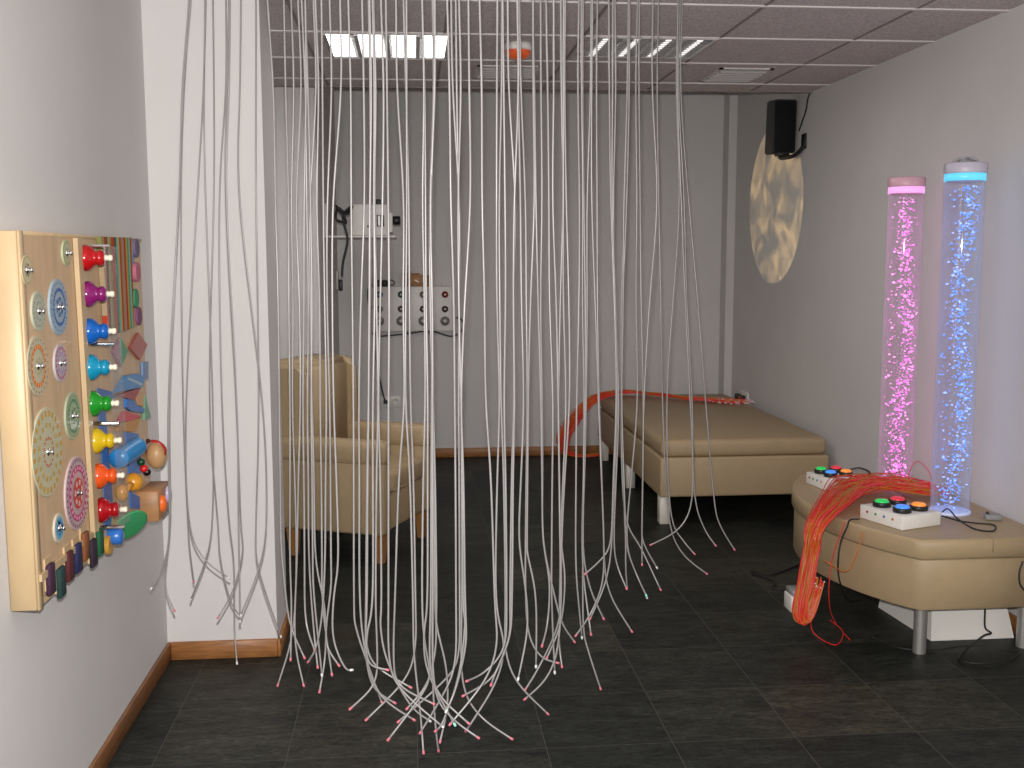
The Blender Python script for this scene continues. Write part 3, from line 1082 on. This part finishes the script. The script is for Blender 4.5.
# white plinth below the bench
q0, q1 = on(931, 641, 2, 0), on(1011, 636, 2, 0)
t = empty('plinth_box', (q0.x, q0.y, 0), 'white sloped plinth box on the floor under the curved bench', 'box')
pw = q1.x - q0.x
b = mb()
lo = [(0, 0, 0), (pw, .0, 0), (pw, .40, 0), (-.03, .40, 0)]
hi = [(.012, .03, .160), (pw - .03, .03, .160), (pw - .03, .38, .160), (-.01, .38, .160)]
va = [b.bm.verts.new(v) for v in lo]
vb = [b.bm.verts.new(v) for v in hi]
b.bm.faces.new(va[::-1])
b.bm.faces.new(vb)
for i in range(4):
    b.bm.faces.new((va[i], va[(i + 1) % 4], vb[(i + 1) % 4], vb[i]))
b.mi(WHITEP)
b.build('body', None, t)

# ------------------------------------------------------------------ bubble tubes


def bubble_mat(name, c, es):
    m = mat(name, tuple(.15 + .5 * v_ for v_ in c), .15, emit=c, es=es)  # emission stands in for the coloured light the bubbles scatter
    return m


def bubble_tube(px, py, ztop_px, col, glow, label, dome, seed, es):
    q = on(px, py, 2, HB)
    c0 = Vector((min(q.x, XR - .085), q.y, HB + .0005))
    d = ray(px, py)
    top = on(px, ztop_px, 1, q.y).z
    H = top - c0.z
    t = empty('bubble_tube', c0, label, 'bubble tube')
    r = .0745
    rnd = random.Random(seed)
    mb().lathe([(0, 0), (r + .004, 0), (r + .004, .008), (r, .010), (0, .010)], (0, 0, 0), (0, 0, 1), mat('tube_foot_' + glow, (.75, .75, .78), .3, emit=col, es=.25), 32).build('foot', None, t)
    b = mb().lathe([(r, .010), (r, H - .05)], (0, 0, 0), (0, 0, 1), clear_mat('acrylic_' + glow, tuple(1 - (1 - x) * .05 for x in col), .10, emit=tuple(.3 + .7 * x for x in col), es=.17, opaque=.02), 48)
    b.lathe([(r - .005, H - .05), (r - .005, .010)], (0, 0, 0), (0, 0, 1), None, 48)
    b.build('tube', None, t)
    capc = mat('cap_' + glow, (.72, .42, .50) if not dome else (.55, .52, .62), .4)
    mb().lathe([(r, H - .05), (r + .001, H - .05), (r + .001, H - .022), (r - .004, H - .022)], (0, 0, 0), (0, 0, 1), mat('glow_ring_' + glow, (.5, .25, .45) if not dome else (.12, .4, .55), .3, emit=(1, .42, .92) if not dome else (.10, .62, 1), es=.85), 40).build('glow_ring', None, t)
    mb().lathe([(0, H - .052), (r - .006, H - .052), (r - .004, H - .022), (r + .003, H - .022), (r + .004, H - .016), (r + .004, H + .014), (r, H + .018), (r - .02, H + .020), (0, H + .020)], (0, 0, 0), (0, 0, 1), capc, 40).build('cap', None, t)
    if dome:
        b = mb()
        b.lathe([(.05, H + .019), (.046, H + .032), (.03, H + .042), (0, H + .046)], (0, 0, 0), (0, 0, 1), ACRYL, 24)
        b.build('dome', None, t)
        b = mb()
        for i in range(50):
            a, rr = rnd.uniform(0, 2 * PI), .045 * math.sqrt(rnd.random())
            b.ball((rr * math.cos(a), rr * math.sin(a), H + .024 + .016 * (1 - rr / .045)), .005, ACRYL, 1)
        bb = b.build('beads', None, t)
        bb['kind'] = 'stuff'
    # rising bubbles, thicker on one side of the column
    b = mb()
    bm1 = bubble_mat('bubble_' + glow, col, es)
    bm2 = bubble_mat('bubble_bright_' + glow, tuple(.22 + .78 * x for x in col), es * 1.35)
    N = 1250
    for i in range(N):
        z = .02 + (H - .085) * rnd.random()
        sw = .022 * math.sin(z * 7 + seed) + (.018 if dome else .022)
        if rnd.random() < .7:
            a, rr = rnd.uniform(0, 2 * PI), .034 * math.sqrt(rnd.random())
            x, y = sw + rr * math.cos(a) * 1.0, rr * math.sin(a)
        else:
            a, rr = rnd.uniform(0, 2 * PI), .062 * math.sqrt(rnd.random())
            x, y = rr * math.cos(a), rr * math.sin(a)
        if x * x + y * y > .064 ** 2:
            continue
        s = rnd.choice([.0014, .0017, .002, .0024, .003, .0038, .0052])
        b.ball((x, y, z), s, bm2 if rnd.random() < .3 else bm1, 1, (rnd.uniform(.8, 1.7), rnd.uniform(.8, 1.7), rnd.uniform(.7, 1.2)))
    bb = b.build('bubbles', None, t)
    bb['kind'] = 'stuff'
    # point lamps added up the column to tint the wall behind
    for zz, en in ((.25, .16), (H * .55, .16), (H * .85, .16)):
        ld = bpy.data.lights.new('tube_lamp', 'POINT')
        ld.energy = en * es * .45
        ld.color = col
        ld.shadow_soft_size = .04
        lo_ = bpy.data.objects.new('tube_lamp', ld)
        lo_.location = (0, 0, zz)
        lo_.parent = t
        COL.objects.link(lo_)
    return t


bubble_tube(894.5, 484, 182, (1.0, .22, .85), 'pink', 'tall pink bubble tube, shorter of the two, standing further back on the bench', False, 3, .9)
bubble_tube(949.5, 512, 168, (.10, .30, 1.0), 'blue', 'tall blue bubble tube with clear domed top, nearest on the bench', True, 5, 1.0)

# ------------------------------------------------------------------ button boxes


def button_box(pf, pl, pr, hgt, label, fix=None):
    f, l, r_ = [on(x, y, 2, HB) for x, y in (pf, pl, pr)]
    u = (l - f)
    v = (r_ - f)
    lu, lv = u.length, v.length
    if fix:
        u, lu, lv = Vector(fix[0]), fix[1], fix[2]
    # keep the box rectangular
    u.normalize()
    v = Vector((-u.y, u.x, 0)) * (1 if Vector((-u.y, u.x, 0)).dot(v) > 0 else -1)
    t = empty('button_box', (f.x, f.y, HB + .001), label, 'button box', group='switch boxes on the bench')
    Mx = Matrix((u, v, Vector((0, 0, 1)))).transposed().to_4x4()
    b = mb()
    b.box((0, 0, 0), (lu, lv, hgt), WHITEP, .003, 2, mtx=Mx)
    b.build('case', None, t)
    cols = {'green': (.02, .5, .09), 'red': (.6, .03, .05), 'blue': (.06, .28, .95), 'orange': (.9, .28, .04)}
    for (a, c, nme) in ((.74, .28, 'green'), (.76, .72, 'red'), (.26, .28, 'blue'), (.27, .72, 'orange')):
        o = Mx @ Vector((lu * a, lv * c, hgt))
        r0 = min(lu, lv) * .15
        bz = mb().lathe([(0, -.001), (r0 * 1.18, -.001), (r0 * 1.18, .014), (r0 * 1.1, .018), (r0 * .95, .018), (0, .016)], o, (0, 0, 1), BLACK, 24).build('bezel', None, t)
        lab(mb().lathe([(r0 * .93, .016), (r0 * .93, .021), (r0 * .75, .026), (r0 * .3, .028), (0, .0283)], o, (0, 0, 1), mat('button_' + nme, cols[nme], .3, emit=cols[nme], es=.5), 24).build('button', None, bz), nme + ' push button')
    for i, nme in enumerate(('orange', 'blue', 'green', 'red')):
        o = Mx @ Vector((lu * (.22 + .2 * i), 0, hgt * .62))
        ax = Mx @ Vector((0, -1, 0))
        mb().lathe([(0, -.001), (.005, -.001), (.005, .002), (.003, .003), (0, .003)], o, ax, mat('jack_' + nme, tuple(x * .5 for x in cols[nme]), .4), 12).build('jack', None, t)
    return f, u, v, lu, lv


bxn = button_box((902, 531), (859.7, 518), (937.5, 524.6), .053, 'white box with four coloured lit buttons, nearer one in front of the blue bubble tube')
bxf = button_box((825.3, 491), (809.7, 479), (865.5, 480), .052, 'white box with four coloured lit buttons, further one at the left end of the bench', ((-.16, .987, 0), .165, .175))

# ------------------------------------------------------------------ fibre bundles
FRED = mat('red_fibre', (.52, .018, .016), .3, emit=(1, .04, .03), es=.10)
FORA = mat('orange_fibre', (.55, .13, .012), .3, emit=(1, .26, .02), es=.03)
FYEL = mat('yellow_fibre', (.42, .24, .015), .3, emit=(.9, .6, .03), es=.02)
FPNK = mat('pink_fibre', (.70, .07, .10), .3, emit=(1, .1, .15), es=.08)


def bundle(name, label, origin, path, n, spread, r, seed, cols, loops=(), every=8):
    t = empty(name, origin, label, 'fibre bundle')
    O = Vector(origin)
    rnd = random.Random(seed)
    bs = {k: mb() for k in cols}
    ends = mb()
    for i in range(n):
        a = rnd.uniform(0, 2 * PI)
        rr = math.sqrt(rnd.random())
        a2 = a + rnd.uniform(-1.5, 1.5)
        pts = []
        K = len(path)
        cut = K - (rnd.choice([0, 0, 0, 1]) if K > 4 else 0)
        for j in range(cut):
            p_, s = path[j], spread[j]
            aa = a + (a2 - a) * j / K
            sx = s if isinstance(s, tuple) else (s, s, s)
            o_ = Vector((math.cos(aa) * sx[0], math.sin(aa) * sx[1], (rnd.random() if len(sx) > 3 else math.sin(aa + 1)) * sx[2])) * rr
            v = Vector(p_) + o_ + Vector([rnd.gauss(0, .18 * k) for k in sx[:3]]) * .5
            if len(sx) > 3:
                v.z = max(v.z, sx[3])
            pts.append(v - O)
        c_ = spline(pts, 5)
        k = rnd.choices(list(cols), list(cols.values()))[0]
        bs[k].tube(c_, r, k, 5)
        if i % every == 0:
            ends.ball(c_[-1], r * (1.9 if every > 1 else 3.2), TIPW, 1)
    for k in cols:
        o = bs[k].build('fibres', None, t)
        lab(o, k.name.split('_')[0] + ' fibres')
        o['kind'] = 'stuff'
    e = ends.build('fibre_ends', None, t)
    e['kind'] = 'stuff'
    for (lp, m_) in loops:
        mb().tube(spline([Vector(v) - O for v in lp], 8), r * 1.1, m_, 5).build('loose_fibre', None, t)
    return t


def bench_p(x, y, z):
    return on(x, y, 2, z)


# over the bench: from behind the blue tube, across the pad, over the rounded front and down to the floor
bp = [on(940, 494, 2, HB + .02), on(915, 490, 2, HB + .03), on(880, 486, 2, HB + .04), on(854, 488, 2, HB + .045), on(838, 500, 2, HB + .035)]
edge = on(824, 516, 2, HB)
ex = edge.x - .03
bp += [on(816, 524, 1, edge.y - .09), on(811, 548, 1, edge.y - .12), on(806, 580, 1, edge.y - .14), on(800, 612, 1, edge.y - .16), on(808, 616, 1, edge.y - .17), on(817, 585, 1, edge.y - .15)]
zmin = HB + .004
sp = [(.03, .06, .03, zmin), (.06, .11, .04, zmin), (.08, .13, .045, zmin), (.08, .12, .04, zmin), (.06, .09, .03, zmin), (.03, .06, .02), (.03, .04, .03), (.03, .04, .03), (.025, .035, .02), (.025, .03, .02), (.02, .03, .03)]
ff = on(835, 640, 2, .004)
loops = [([on(815, 600, 1, edge.y - .14), on(812, 630, 2, .02), on(835, 645, 2, .004), on(843, 632, 2, .004), on(830, 620, 2, .004)], FRED),
         ([on(845, 522, 1, edge.y - .13), on(832, 560, 1, edge.y - .13), on(829, 600, 1, edge.y - .13), on(835, 622, 2, .006), on(850, 640, 2, .004)], FRED),
         ([on(858, 508, 2, HB + .01), on(862, 535, 1, edge.y - .18), on(848, 570, 1, edge.y - .2), on(832, 565, 1, edge.y - .2), on(824, 560, 1, edge.y - .18)], FORA),
         ([on(903, 488, 2, HB + .02), on(915, 462, 1, 4.4), on(928, 470, 1, 4.3), on(935, 490, 2, HB + .02)], FPNK),
         ([on(880, 482, 2, HB + .03), on(845, 480, 2, HB + .05), on(828, 495, 2, HB + .012), on(838, 505, 2, HB + .01)], FRED)]
bundle('fibre_bundle', 'red and orange fibre bundle draped across the curved bench and trailing to the floor', (edge.x, edge.y, 0), bp, 120, sp, .0017, 11,
       {FRED: 8, FORA: 3, FYEL: 1.8, FPNK: .8}, loops)

# over the bed: from its back edge over the left end, looping to the floor
mz = .468
q = [on(735, 402, 2, mz + .012), on(712, 400, 2, mz + .015), on(690, 399, 2, mz + .02), on(660, 395, 2, mz + .025), on(625, 392.5, 2, mz + .03),
     on(602, 396, 2, mz + .02)]
q += [on(588, 404, 1, 7.3), on(570, 425, 1, 7.35), on(562, 442, 1, 7.35), on(566, 453, 1, 7.4), on(580, 456.5, 1, 7.42), on(598, 455, 1, 7.45)]
q = q[::-1]
sp = [(.03, .04, .01, .006), (.03, .04, .012, .006), (.03, .05, .02, .006), (.05, .06, .04, .01), (.07, .08, .06), (.07, .06, .05), (.03, .06, .02), (.03, .06, .015, mz + .003), (.03, .05, .012, mz + .003),
      (.05, .06, .012, mz + .003), (.08, .08, .01, mz + .003), (.14, .10, .008, mz + .003)]
bundle('fibre_bundle', 'red and yellow fibre bundle lying across the far edge of the padded bed', (q[5].x, q[5].y, 0), q, 80, sp, .0019, 23, {FRED: 5, FORA: 2, FYEL: 2, FPNK: 1.2}, (), 1)

# ------------------------------------------------------------------ cables and small things on and under the bench


def cable(pts, r, label, cat='cable', name='cable', n=10, m=CABLE, group=None):
    pp = spline(pts, n)
    o = mb().tube(pp, r, m, 6).build(name, None, None, origin=pp[0])
    return tag(o, label, cat, group)


zb = HB + .004
cable([on(940, 514, 2, zb), on(948, 509, 2, zb + .02), on(958, 519, 2, zb), on(975, 529, 2, zb), on(993, 531, 2, zb), on(994, 525, 2, zb), on(975, 523, 2, zb),
       on(960, 521, 2, zb + .006), on(942, 516, 2, zb + .004)], .0032, 'black cable looped on the bench beside the nearer button box')
t = empty('power_adapter', on(993, 520, 2, HB), 'small dark grey adapter lying on the bench at the foot of the blue tube', 'adapter')
mb().box((-.032, -.02, .0005), (.03, .02, .024), GREYP, .006, 2, mtx=Matrix.Rotation(-.25, 4, 'Z')).build('body', None, t)
mb().tube([(-.02, .0, .02), (-.026, 0, .032)], .006, BLACK, 8).build('plug', None, t)
fx = ex - .004
cable([on(859, 519, 2, HB + .006), on(850, 520, 2, HB + .012), on(847, 527, 1, 3.86), on(840, 545, 1, 3.82), on(838, 570, 1, 3.82), on(842, 588, 1, 3.84), on(850, 600, 1, 4.0), on(860, 600, 2, .02)], .0035,
      'black cable running down the bench front from the nearer button box')
cable([on(848, 470, 2, zb), on(860, 468, 2, zb + .012), on(870, 473, 2, zb), on(862, 478, 2, zb)], .004, 'short black cable behind the further button box')
zf = .006
cable([on(985, 609, 1, 3.64), on(985, 627, 1, 3.64), on(991, 633, 1, 3.66), on(983, 636, 1, 3.65), on(965, 651, 2, zf), on(960, 660, 2, zf), on(985, 664, 2, zf), on(1010, 660, 2, zf), on(1020, 652, 2, zf),
       on(1000, 650, 2, zf + .006), on(968, 646, 2, zf + .012), on(935, 650, 2, zf), on(900, 648, 2, zf), on(870, 636, 2, zf)], .0035, 'tangled black cable on the floor in front of the white plinth box')
cable([on(1023, 561, 1, 3.575), on(1019.5, 572, 1, 3.572), on(1020, 584, 1, 3.572), on(1026, 592, 1, 3.575)], .0035, 'black cable loop hanging against the right end of the bench front')
cable([on(752, 571, 2, zf), on(770, 575, 2, zf), on(790, 568, 2, zf), on(800, 564, 2, zf)], .004, 'black cable lying on dark floor tiles, upper of the pair left of the bench')
cable([on(752, 573, 2, zf), on(775, 582, 2, zf), on(772, 588, 2, zf + .004), on(785, 590, 2, zf), on(800, 583, 2, zf)], .004, 'kinked black cable lying on the floor, running towards the power unit')
q0 = on(794, 613, 2, 0)
t = empty('power_unit', q0, 'small white power unit with socket on the floor beside the trailing red fibres', 'power unit')
mb().box((-.012, 0, 0), (.055, .09, .068), WHITEP, .004, 2).build('body', None, t)
mb().box((-.008, .004, .068), (.052, .086, .092), GREYP, .003, 1).build('lid', None, t)
mb().lathe([(0, .002), (.017, .002), (.017, -.003), (.012, -.004), (0, -.002)], (.022, -.0005, .034), (0, 1, 0), BLACK, 18).build('socket', None, t)

# ------------------------------------------------------------------ loudspeaker on the right wall
sy = 6.38
p0, p1 = on(774.5, 98, 1, sy - .03), on(797, 153, 1, sy - .03)
t = empty('loudspeaker', ((p0.x + p1.x) / 2, sy + .05, (p0.z + p1.z) / 2), 'black loudspeaker on a wall bracket above the projected light disc', 'loudspeaker')
w_, h_ = (p1.x - p0.x) / 2, (p0.z - p1.z) / 2
O = Vector(t.location)
Mx = Matrix.Rotation(-.03, 4, 'Y') @ Matrix.Rotation(.06, 4, 'X')
b = mb()
b.prism([(-w_, -.07, -h_), (w_ - .008, -.07, -h_ + .004), (w_, -.07, h_ - .004), (-w_ + .012, -.07, h_)], (0, .16, 0), BLACK)
bmesh.ops.bevel(b.bm, geom=list(b.bm.edges), offset=.008, segments=2, affect='EDGES')
for v in b.bm.verts:
    v.co = Mx @ v.co
b.build('cabinet', None, t)
mb().box((-w_ + .012, -.082, -h_ + .012), (w_ - .014, -.069, h_ - .012), BLACKM, .006, 2, mtx=Mx).build('grille', None, t)
br = on(805, 144, 0, XR) - O
b = mb()
b.box((XR - O.x - .014, br.y - .03, br.z - .03), (XR - O.x, br.y + .03, br.z + .06), BLACK, .004, 1)
b.tube(spline([(XR - O.x - .006, br.y, br.z - .01), (XR - O.x - .03, br.y * .8, br.z - .05), (w_ * .5, br.y * .5, -h_ - .022), (0, 0, -h_ - .022), (0, 0, -h_ + .01)], 6), .012, BLACK, 10)
b.box((-.03, -.05, -h_ - .012), (.04, .03, -h_ + .01), BLACK, .004, 1)
b.build('bracket', None, t)
cable([on(799, 131, 0, XR - .006), on(802, 122, 0, XR - .006), on(806, 110, 0, XR - .006), on(808, 98, 0, XR - .006), on(812, 88, 0, XR - .006)], .0045,
      'thin dark cable running down the right wall to the loudspeaker')

# ------------------------------------------------------------------ projector on its shelf, left of the back wall
PY = 6.76
XN = -.530
pa, pb = on(352, 205, 1, PY), on(393, 236, 1, PY)
t = empty('shelf_bracket', (XN, PY, pb.z), 'thin white wall shelf carrying the white projector at the back left corner', 'shelf')
mb().box((0, -.13, -.012), (pb.x - XN + .02, .13, 0), WHITEP, .002, 1).build('board', None, t)
mb().box((0, -.13, 0), (.012, .13, pa.z - pb.z + .005), WHITEP, .002, 1).build('back_plate', None, t)
t = empty('projector', ((pa.x + pb.x) / 2, PY, pb.z + .0005), 'white light projector with black lens on the back left wall shelf', 'projector')
PO = Vector(t.location)
pw, ph_ = (pb.x - pa.x) / 2, (pa.z - pb.z)
mb().box((-pw, -.11, .001), (pw - .03, .11, ph_), WHITEP, .008, 2).build('body', None, t)
mb().box((pw - .031, -.09, .02), (pw, .09, ph_ * .74), WHITEP, .006, 2).build('nose', None, t)
lz = ph_ * .5
mb().lathe([(0, 0), (.026, 0), (.028, .02), (.028, .045), (.022, .048), (.020, .03), (0, .028)], (pw - .001, 0, lz), (1, 0, 0), BLACK, 20).build('lens', None, t)
b = mb()
b.box((pw - .095, -.122, .055), (pw - .05, -.111, .125), BLACK, .003, 1)
lt = b.build('latch', None, t)
mb().box((pw - .088, -.125, .06), (pw - .074, -.1215, .12), CHROME).build('clip', None, lt)
mb().box((pw - .10, -.10, ph_ - .005), (pw - .07, -.06, ph_ + .03), BLACK, .002, 1).build('yoke', None, t)
mb().cyl((-.02, -.1115, .055), (0, 1, 0), .010, .004, BLACK, 12).build('knob', None, t)
# its coiled lead
zz = on(343, 208, 1, PY - .15)
cq = lambda x, y, d=0: on(x, y, 1, PY - .15 - d)
cable([cq(352, 208), cq(344, 212, .01), cq(336, 206, .0), cq(342, 213, .01), cq(352, 206, .02), cq(347, 214), cq(338, 208, .01), cq(336, 219), cq(345, 222.5, .01), cq(346, 221), cq(342, 210), cq(344, 224),
       cq(347.5, 240), cq(343, 262), cq(342, 276)], .0075, 'black lead tied in a bow and hanging from the projector shelf')
t = empty('wall_plate', (XN, on(340, 280, 0, XN).y, on(338, 280, 0, XN + .02).z), 'narrow white switch plate with black plug at the back left corner', 'socket')
q = on(338, 280, 0, XN + .006)
t.location = (XN, q.y, q.z)
mb().box((0, -.10, -.065), (.012, .04, .065), WHITEP, .004, 2).build('plate', None, t)
mb().box((.012, -.06, -.075), (.04, -.02, .005), BLACK, .006, 2).build('plug', None, t)

# ------------------------------------------------------------------ sound panel on the back wall
pa, pb = on(372, 286.5, 1, YB), on(455, 330, 1, YB)
t = empty('sound_panel', ((pa.x + pb.x) / 2, YB, (pa.z + pb.z) / 2), 'white rectangular wall panel with rows of coloured knobs and metal dials', 'control panel')
PO = Vector(t.location)
w_, h_ = (pb.x - pa.x) / 2, (pa.z - pb.z) / 2
mb().box((-w_, -.07, -h_), (w_, 0, h_), WHITEP, .004, 2).build('case', None, t)


def knobs(y, r, cols, ln):
    for x, c in zip((379.5, 401, 423, 445), cols):
        q = on(x, y, 1, YB - .07) - PO
        mt = c if not isinstance(c, tuple) else cmat(c, .35)
        k = mb().lathe([(0, 0), (r, 0), (r, .006), (r * .8, .012), (r * .75, .02), (0, .022)], (q.x, -.07, q.z), (0, -1, 0), mt, 20).build('knob' if ln else 'dial', None, t)
        mb().lathe([(0, .02), (r * .35, .02), (r * .3, .027), (0, .028)], (q.x, -.07, q.z), (0, -1, 0), WHITEP, 12).build('knob_cap', None, k)


knobs(294.5, .024, ((35, 60, 130), (50, 85, 80), (110, 95, 75), (130, 20, 25)), True)
knobs(309, .024, ((85, 55, 40), (80, 60, 50), (70, 50, 40), (75, 55, 40)), True)
knobs(321, .034, (CHROME, CHROME, CHROME, CHROME), False)
q = on(417, 286.5, 1, YB - .04)
t2 = empty('wooden_box', (q.x, YB - .045, pa.z + .0005), 'small open wooden box standing on top of the white sound panel', 'box')
mb().box((-.10, -.03, 0), (.10, .04, .082), WOODBOX, .003, 1).build('body', None, t2)
lab(mb().box((-.035, -.034, .03), (-.005, -.0295, .036), CREAMP, mtx=Matrix.Rotation(.5, 4, 'Y')).build('hook', None, t2), 'cream hook')
mb().box((-.105, -.033, .082), (.02, .042, .094), WOODBOX, .002, 1).build('lid', None, t2)
q = on(383, 286.5, 1, YB - .04)
t2 = empty('power_adapter', (q.x, YB - .04, pa.z + .0005), 'black mains adapter with coiled lead lying on top of the sound panel', 'adapter')
mb().box((-.065, -.025, 0), (-.015, .03, .045), BLACK, .004, 1).build('body', None, t2)
mb().box((-.008, -.025, 0), (.032, .03, .045), BLACK, .004, 1).build('plug', None, t2)
mb().tube(spline([(.03, 0, .02), (.05, 0, .045), (.08, 0, .035), (.075, 0, .012), (.05, 0, .010), (.035, 0, .025)], 6), .004, CABLE, 6).build('lead', None, t2)
q = on(444, 284.5, 1, YB - .05)
o = mb().lathe([(0, 0), (.014, 0), (.016, .012), (.01, .022), (0, .024)], (0, 0, 0), (0, 0, 1), WHITEP, 14).build('cap', None, None)
o.location = (q.x, YB - .05, pa.z + .0005)
tag(o, 'small white round cap standing on the right end of the sound panel', 'cap')
yq = YB - .02
cable([on(456, 318, 1, yq), on(460, 318, 1, yq), on(464, 326, 1, yq), on(458, 334, 1, yq), on(449, 336, 1, yq), on(430, 331, 1, yq), on(405, 334, 1, yq), on(380, 336, 1, yq), on(372, 333, 1, yq)], .005,
      'black lead sagging below the white sound panel')
cable([on(376, 331, 1, yq), on(377, 345, 1, yq), on(376.5, 360, 1, yq), on(381, 385, 1, yq), on(384.5, 399, 1, yq), on(386, 401, 1, yq)], .006, 'black lead hanging from the sound panel down to the double socket')
cable([on(372, 285, 1, yq), on(368, 290, 1, yq), on(368.5, 303, 1, yq), on(371.5, 309, 1, yq)], .005, 'short black lead curving round the left end of the sound panel')
q = on(390.5, 401.5, 1, YB)
t = empty('wall_socket', (q.x, YB, q.z), 'white double wall socket low on the back wall behind the armchair', 'socket')
mb().box((-.075, -.010, -.04), (.075, 0, .04), WHITEP, .004, 2).build('plate', None, t)
for s in (-1, 1):
    k = mb().lathe([(.026, 0), (.026, .004), (.022, .005), (.02, .001), (0, .001)], (s * .036, -.010, 0), (0, -1, 0), WHITEP, 20).build('socket_cup', None, t)
lab(mb().box((-.05, -.035, -.012), (-.02, -.0105, .012), BLACK, .004, 1).build('plug', None, t), 'black plug')
q = on(744, 398, 0, XR)
t = empty('wall_socket', (XR, q.y, q.z), 'white wall socket with black plugs on the right wall by the bed', 'socket')
mb().box((-.010, -.11, -.05), (0, .10, .05), WHITEP, .004, 2).build('plate', None, t)
for yy in (-.05, .06):
    mb().box((-.045, yy - .02, -.025), (-.0105, yy + .02, .025), BLACK, .006, 2).build('plug', None, t)
mb().ball((-.047, -.045, .012), .008, RED, 1).build('pilot_lamp', None, t)

# ------------------------------------------------------------------ light


def light(name, kind, loc, energy, col=(1, 1, 1), **kw):
    l = bpy.data.lights.new(name, kind)
    l.energy = energy
    l.color = col
    for k, v in kw.items():
        setattr(l, k, v)
    o = bpy.data.objects.new(name, l)
    o.location = loc
    COL.objects.link(o)
    return o


# the camera's own flash, just above the lens
fl = light('camera_flash', 'SPOT', EYE + Vector((-.003, .04, .085)), 380, (1, .975, .955), spot_size=math.radians(150), spot_blend=.3, shadow_soft_size=.013)
fl.rotation_euler = co.matrix_world.to_euler()
# area lamps added below the two recessed fittings to raise the ambient light
for x, e in ((-.1, 7), (1.06, 5)):
    a = light('ceiling_lamp', 'AREA', (x, 5.0, CEIL - .045), e, (1, .96, .93), shape='SQUARE', size=.5)
# the projector throws a cloudy amber disc on the right wall
src = PO  # noqa
ls = Vector(on(403, 219, 1, PY))
tgt = Vector((XR, 6.76, 1.79))
pj = light('projector_beam', 'SPOT', ls, 95, (1, 1, 1), spot_size=2 * math.atan(.515 / (XR - ls.x)), spot_blend=.04, shadow_soft_size=.002)
pj.rotation_euler = (tgt - ls).to_track_quat('-Z', 'Y').to_euler()
pj.data.use_nodes = True
nt = pj.data.node_tree
em = nt.nodes['Emission']
tc = nt.nodes.new('ShaderNodeTexCoord')
mp = nt.nodes.new('ShaderNodeMapping')
mp.inputs['Scale'].default_value = (8.5, 7, 8)
mp.inputs['Rotation'].default_value = (0, 0, .35)
nt.links.new(tc.outputs['Normal'], mp.inputs['Vector'])
nz = nt.nodes.new('ShaderNodeTexNoise')
nz.inputs['Scale'].default_value = 1.2
nz.inputs['Detail'].default_value = 4
nz.inputs['Distortion'].default_value = 1.6
nt.links.new(mp.outputs[0], nz.inputs['Vector'])
rp_ = nt.nodes.new('ShaderNodeValToRGB')
rp_.color_ramp.elements[0].position = .35
rp_.color_ramp.elements[0].color = (.16, .16, .13, 1)
rp_.color_ramp.elements[1].position = .68
rp_.color_ramp.elements[1].color = (1.35, .92, .42, 1)
e = rp_.color_ramp.elements.new(.5)
e.color = (.62, .44, .22, 1)
nt.links.new(nz.outputs['Fac'], rp_.inputs[0])
nt.links.new(rp_.outputs[0], em.inputs['Color'])

wd = bpy.data.worlds.new('world')
SC.world = wd
wd.use_nodes = True
wd.node_tree.nodes['Background'].inputs[0].default_value = (.95, .97, 1, 1)
wd.node_tree.nodes['Background'].inputs[1].default_value = .46

vs = SC.view_settings
vs.view_transform = 'Standard'
vs.look = 'None'
vs.gamma = 1
vs.exposure = 0
vs.use_curve_mapping = False
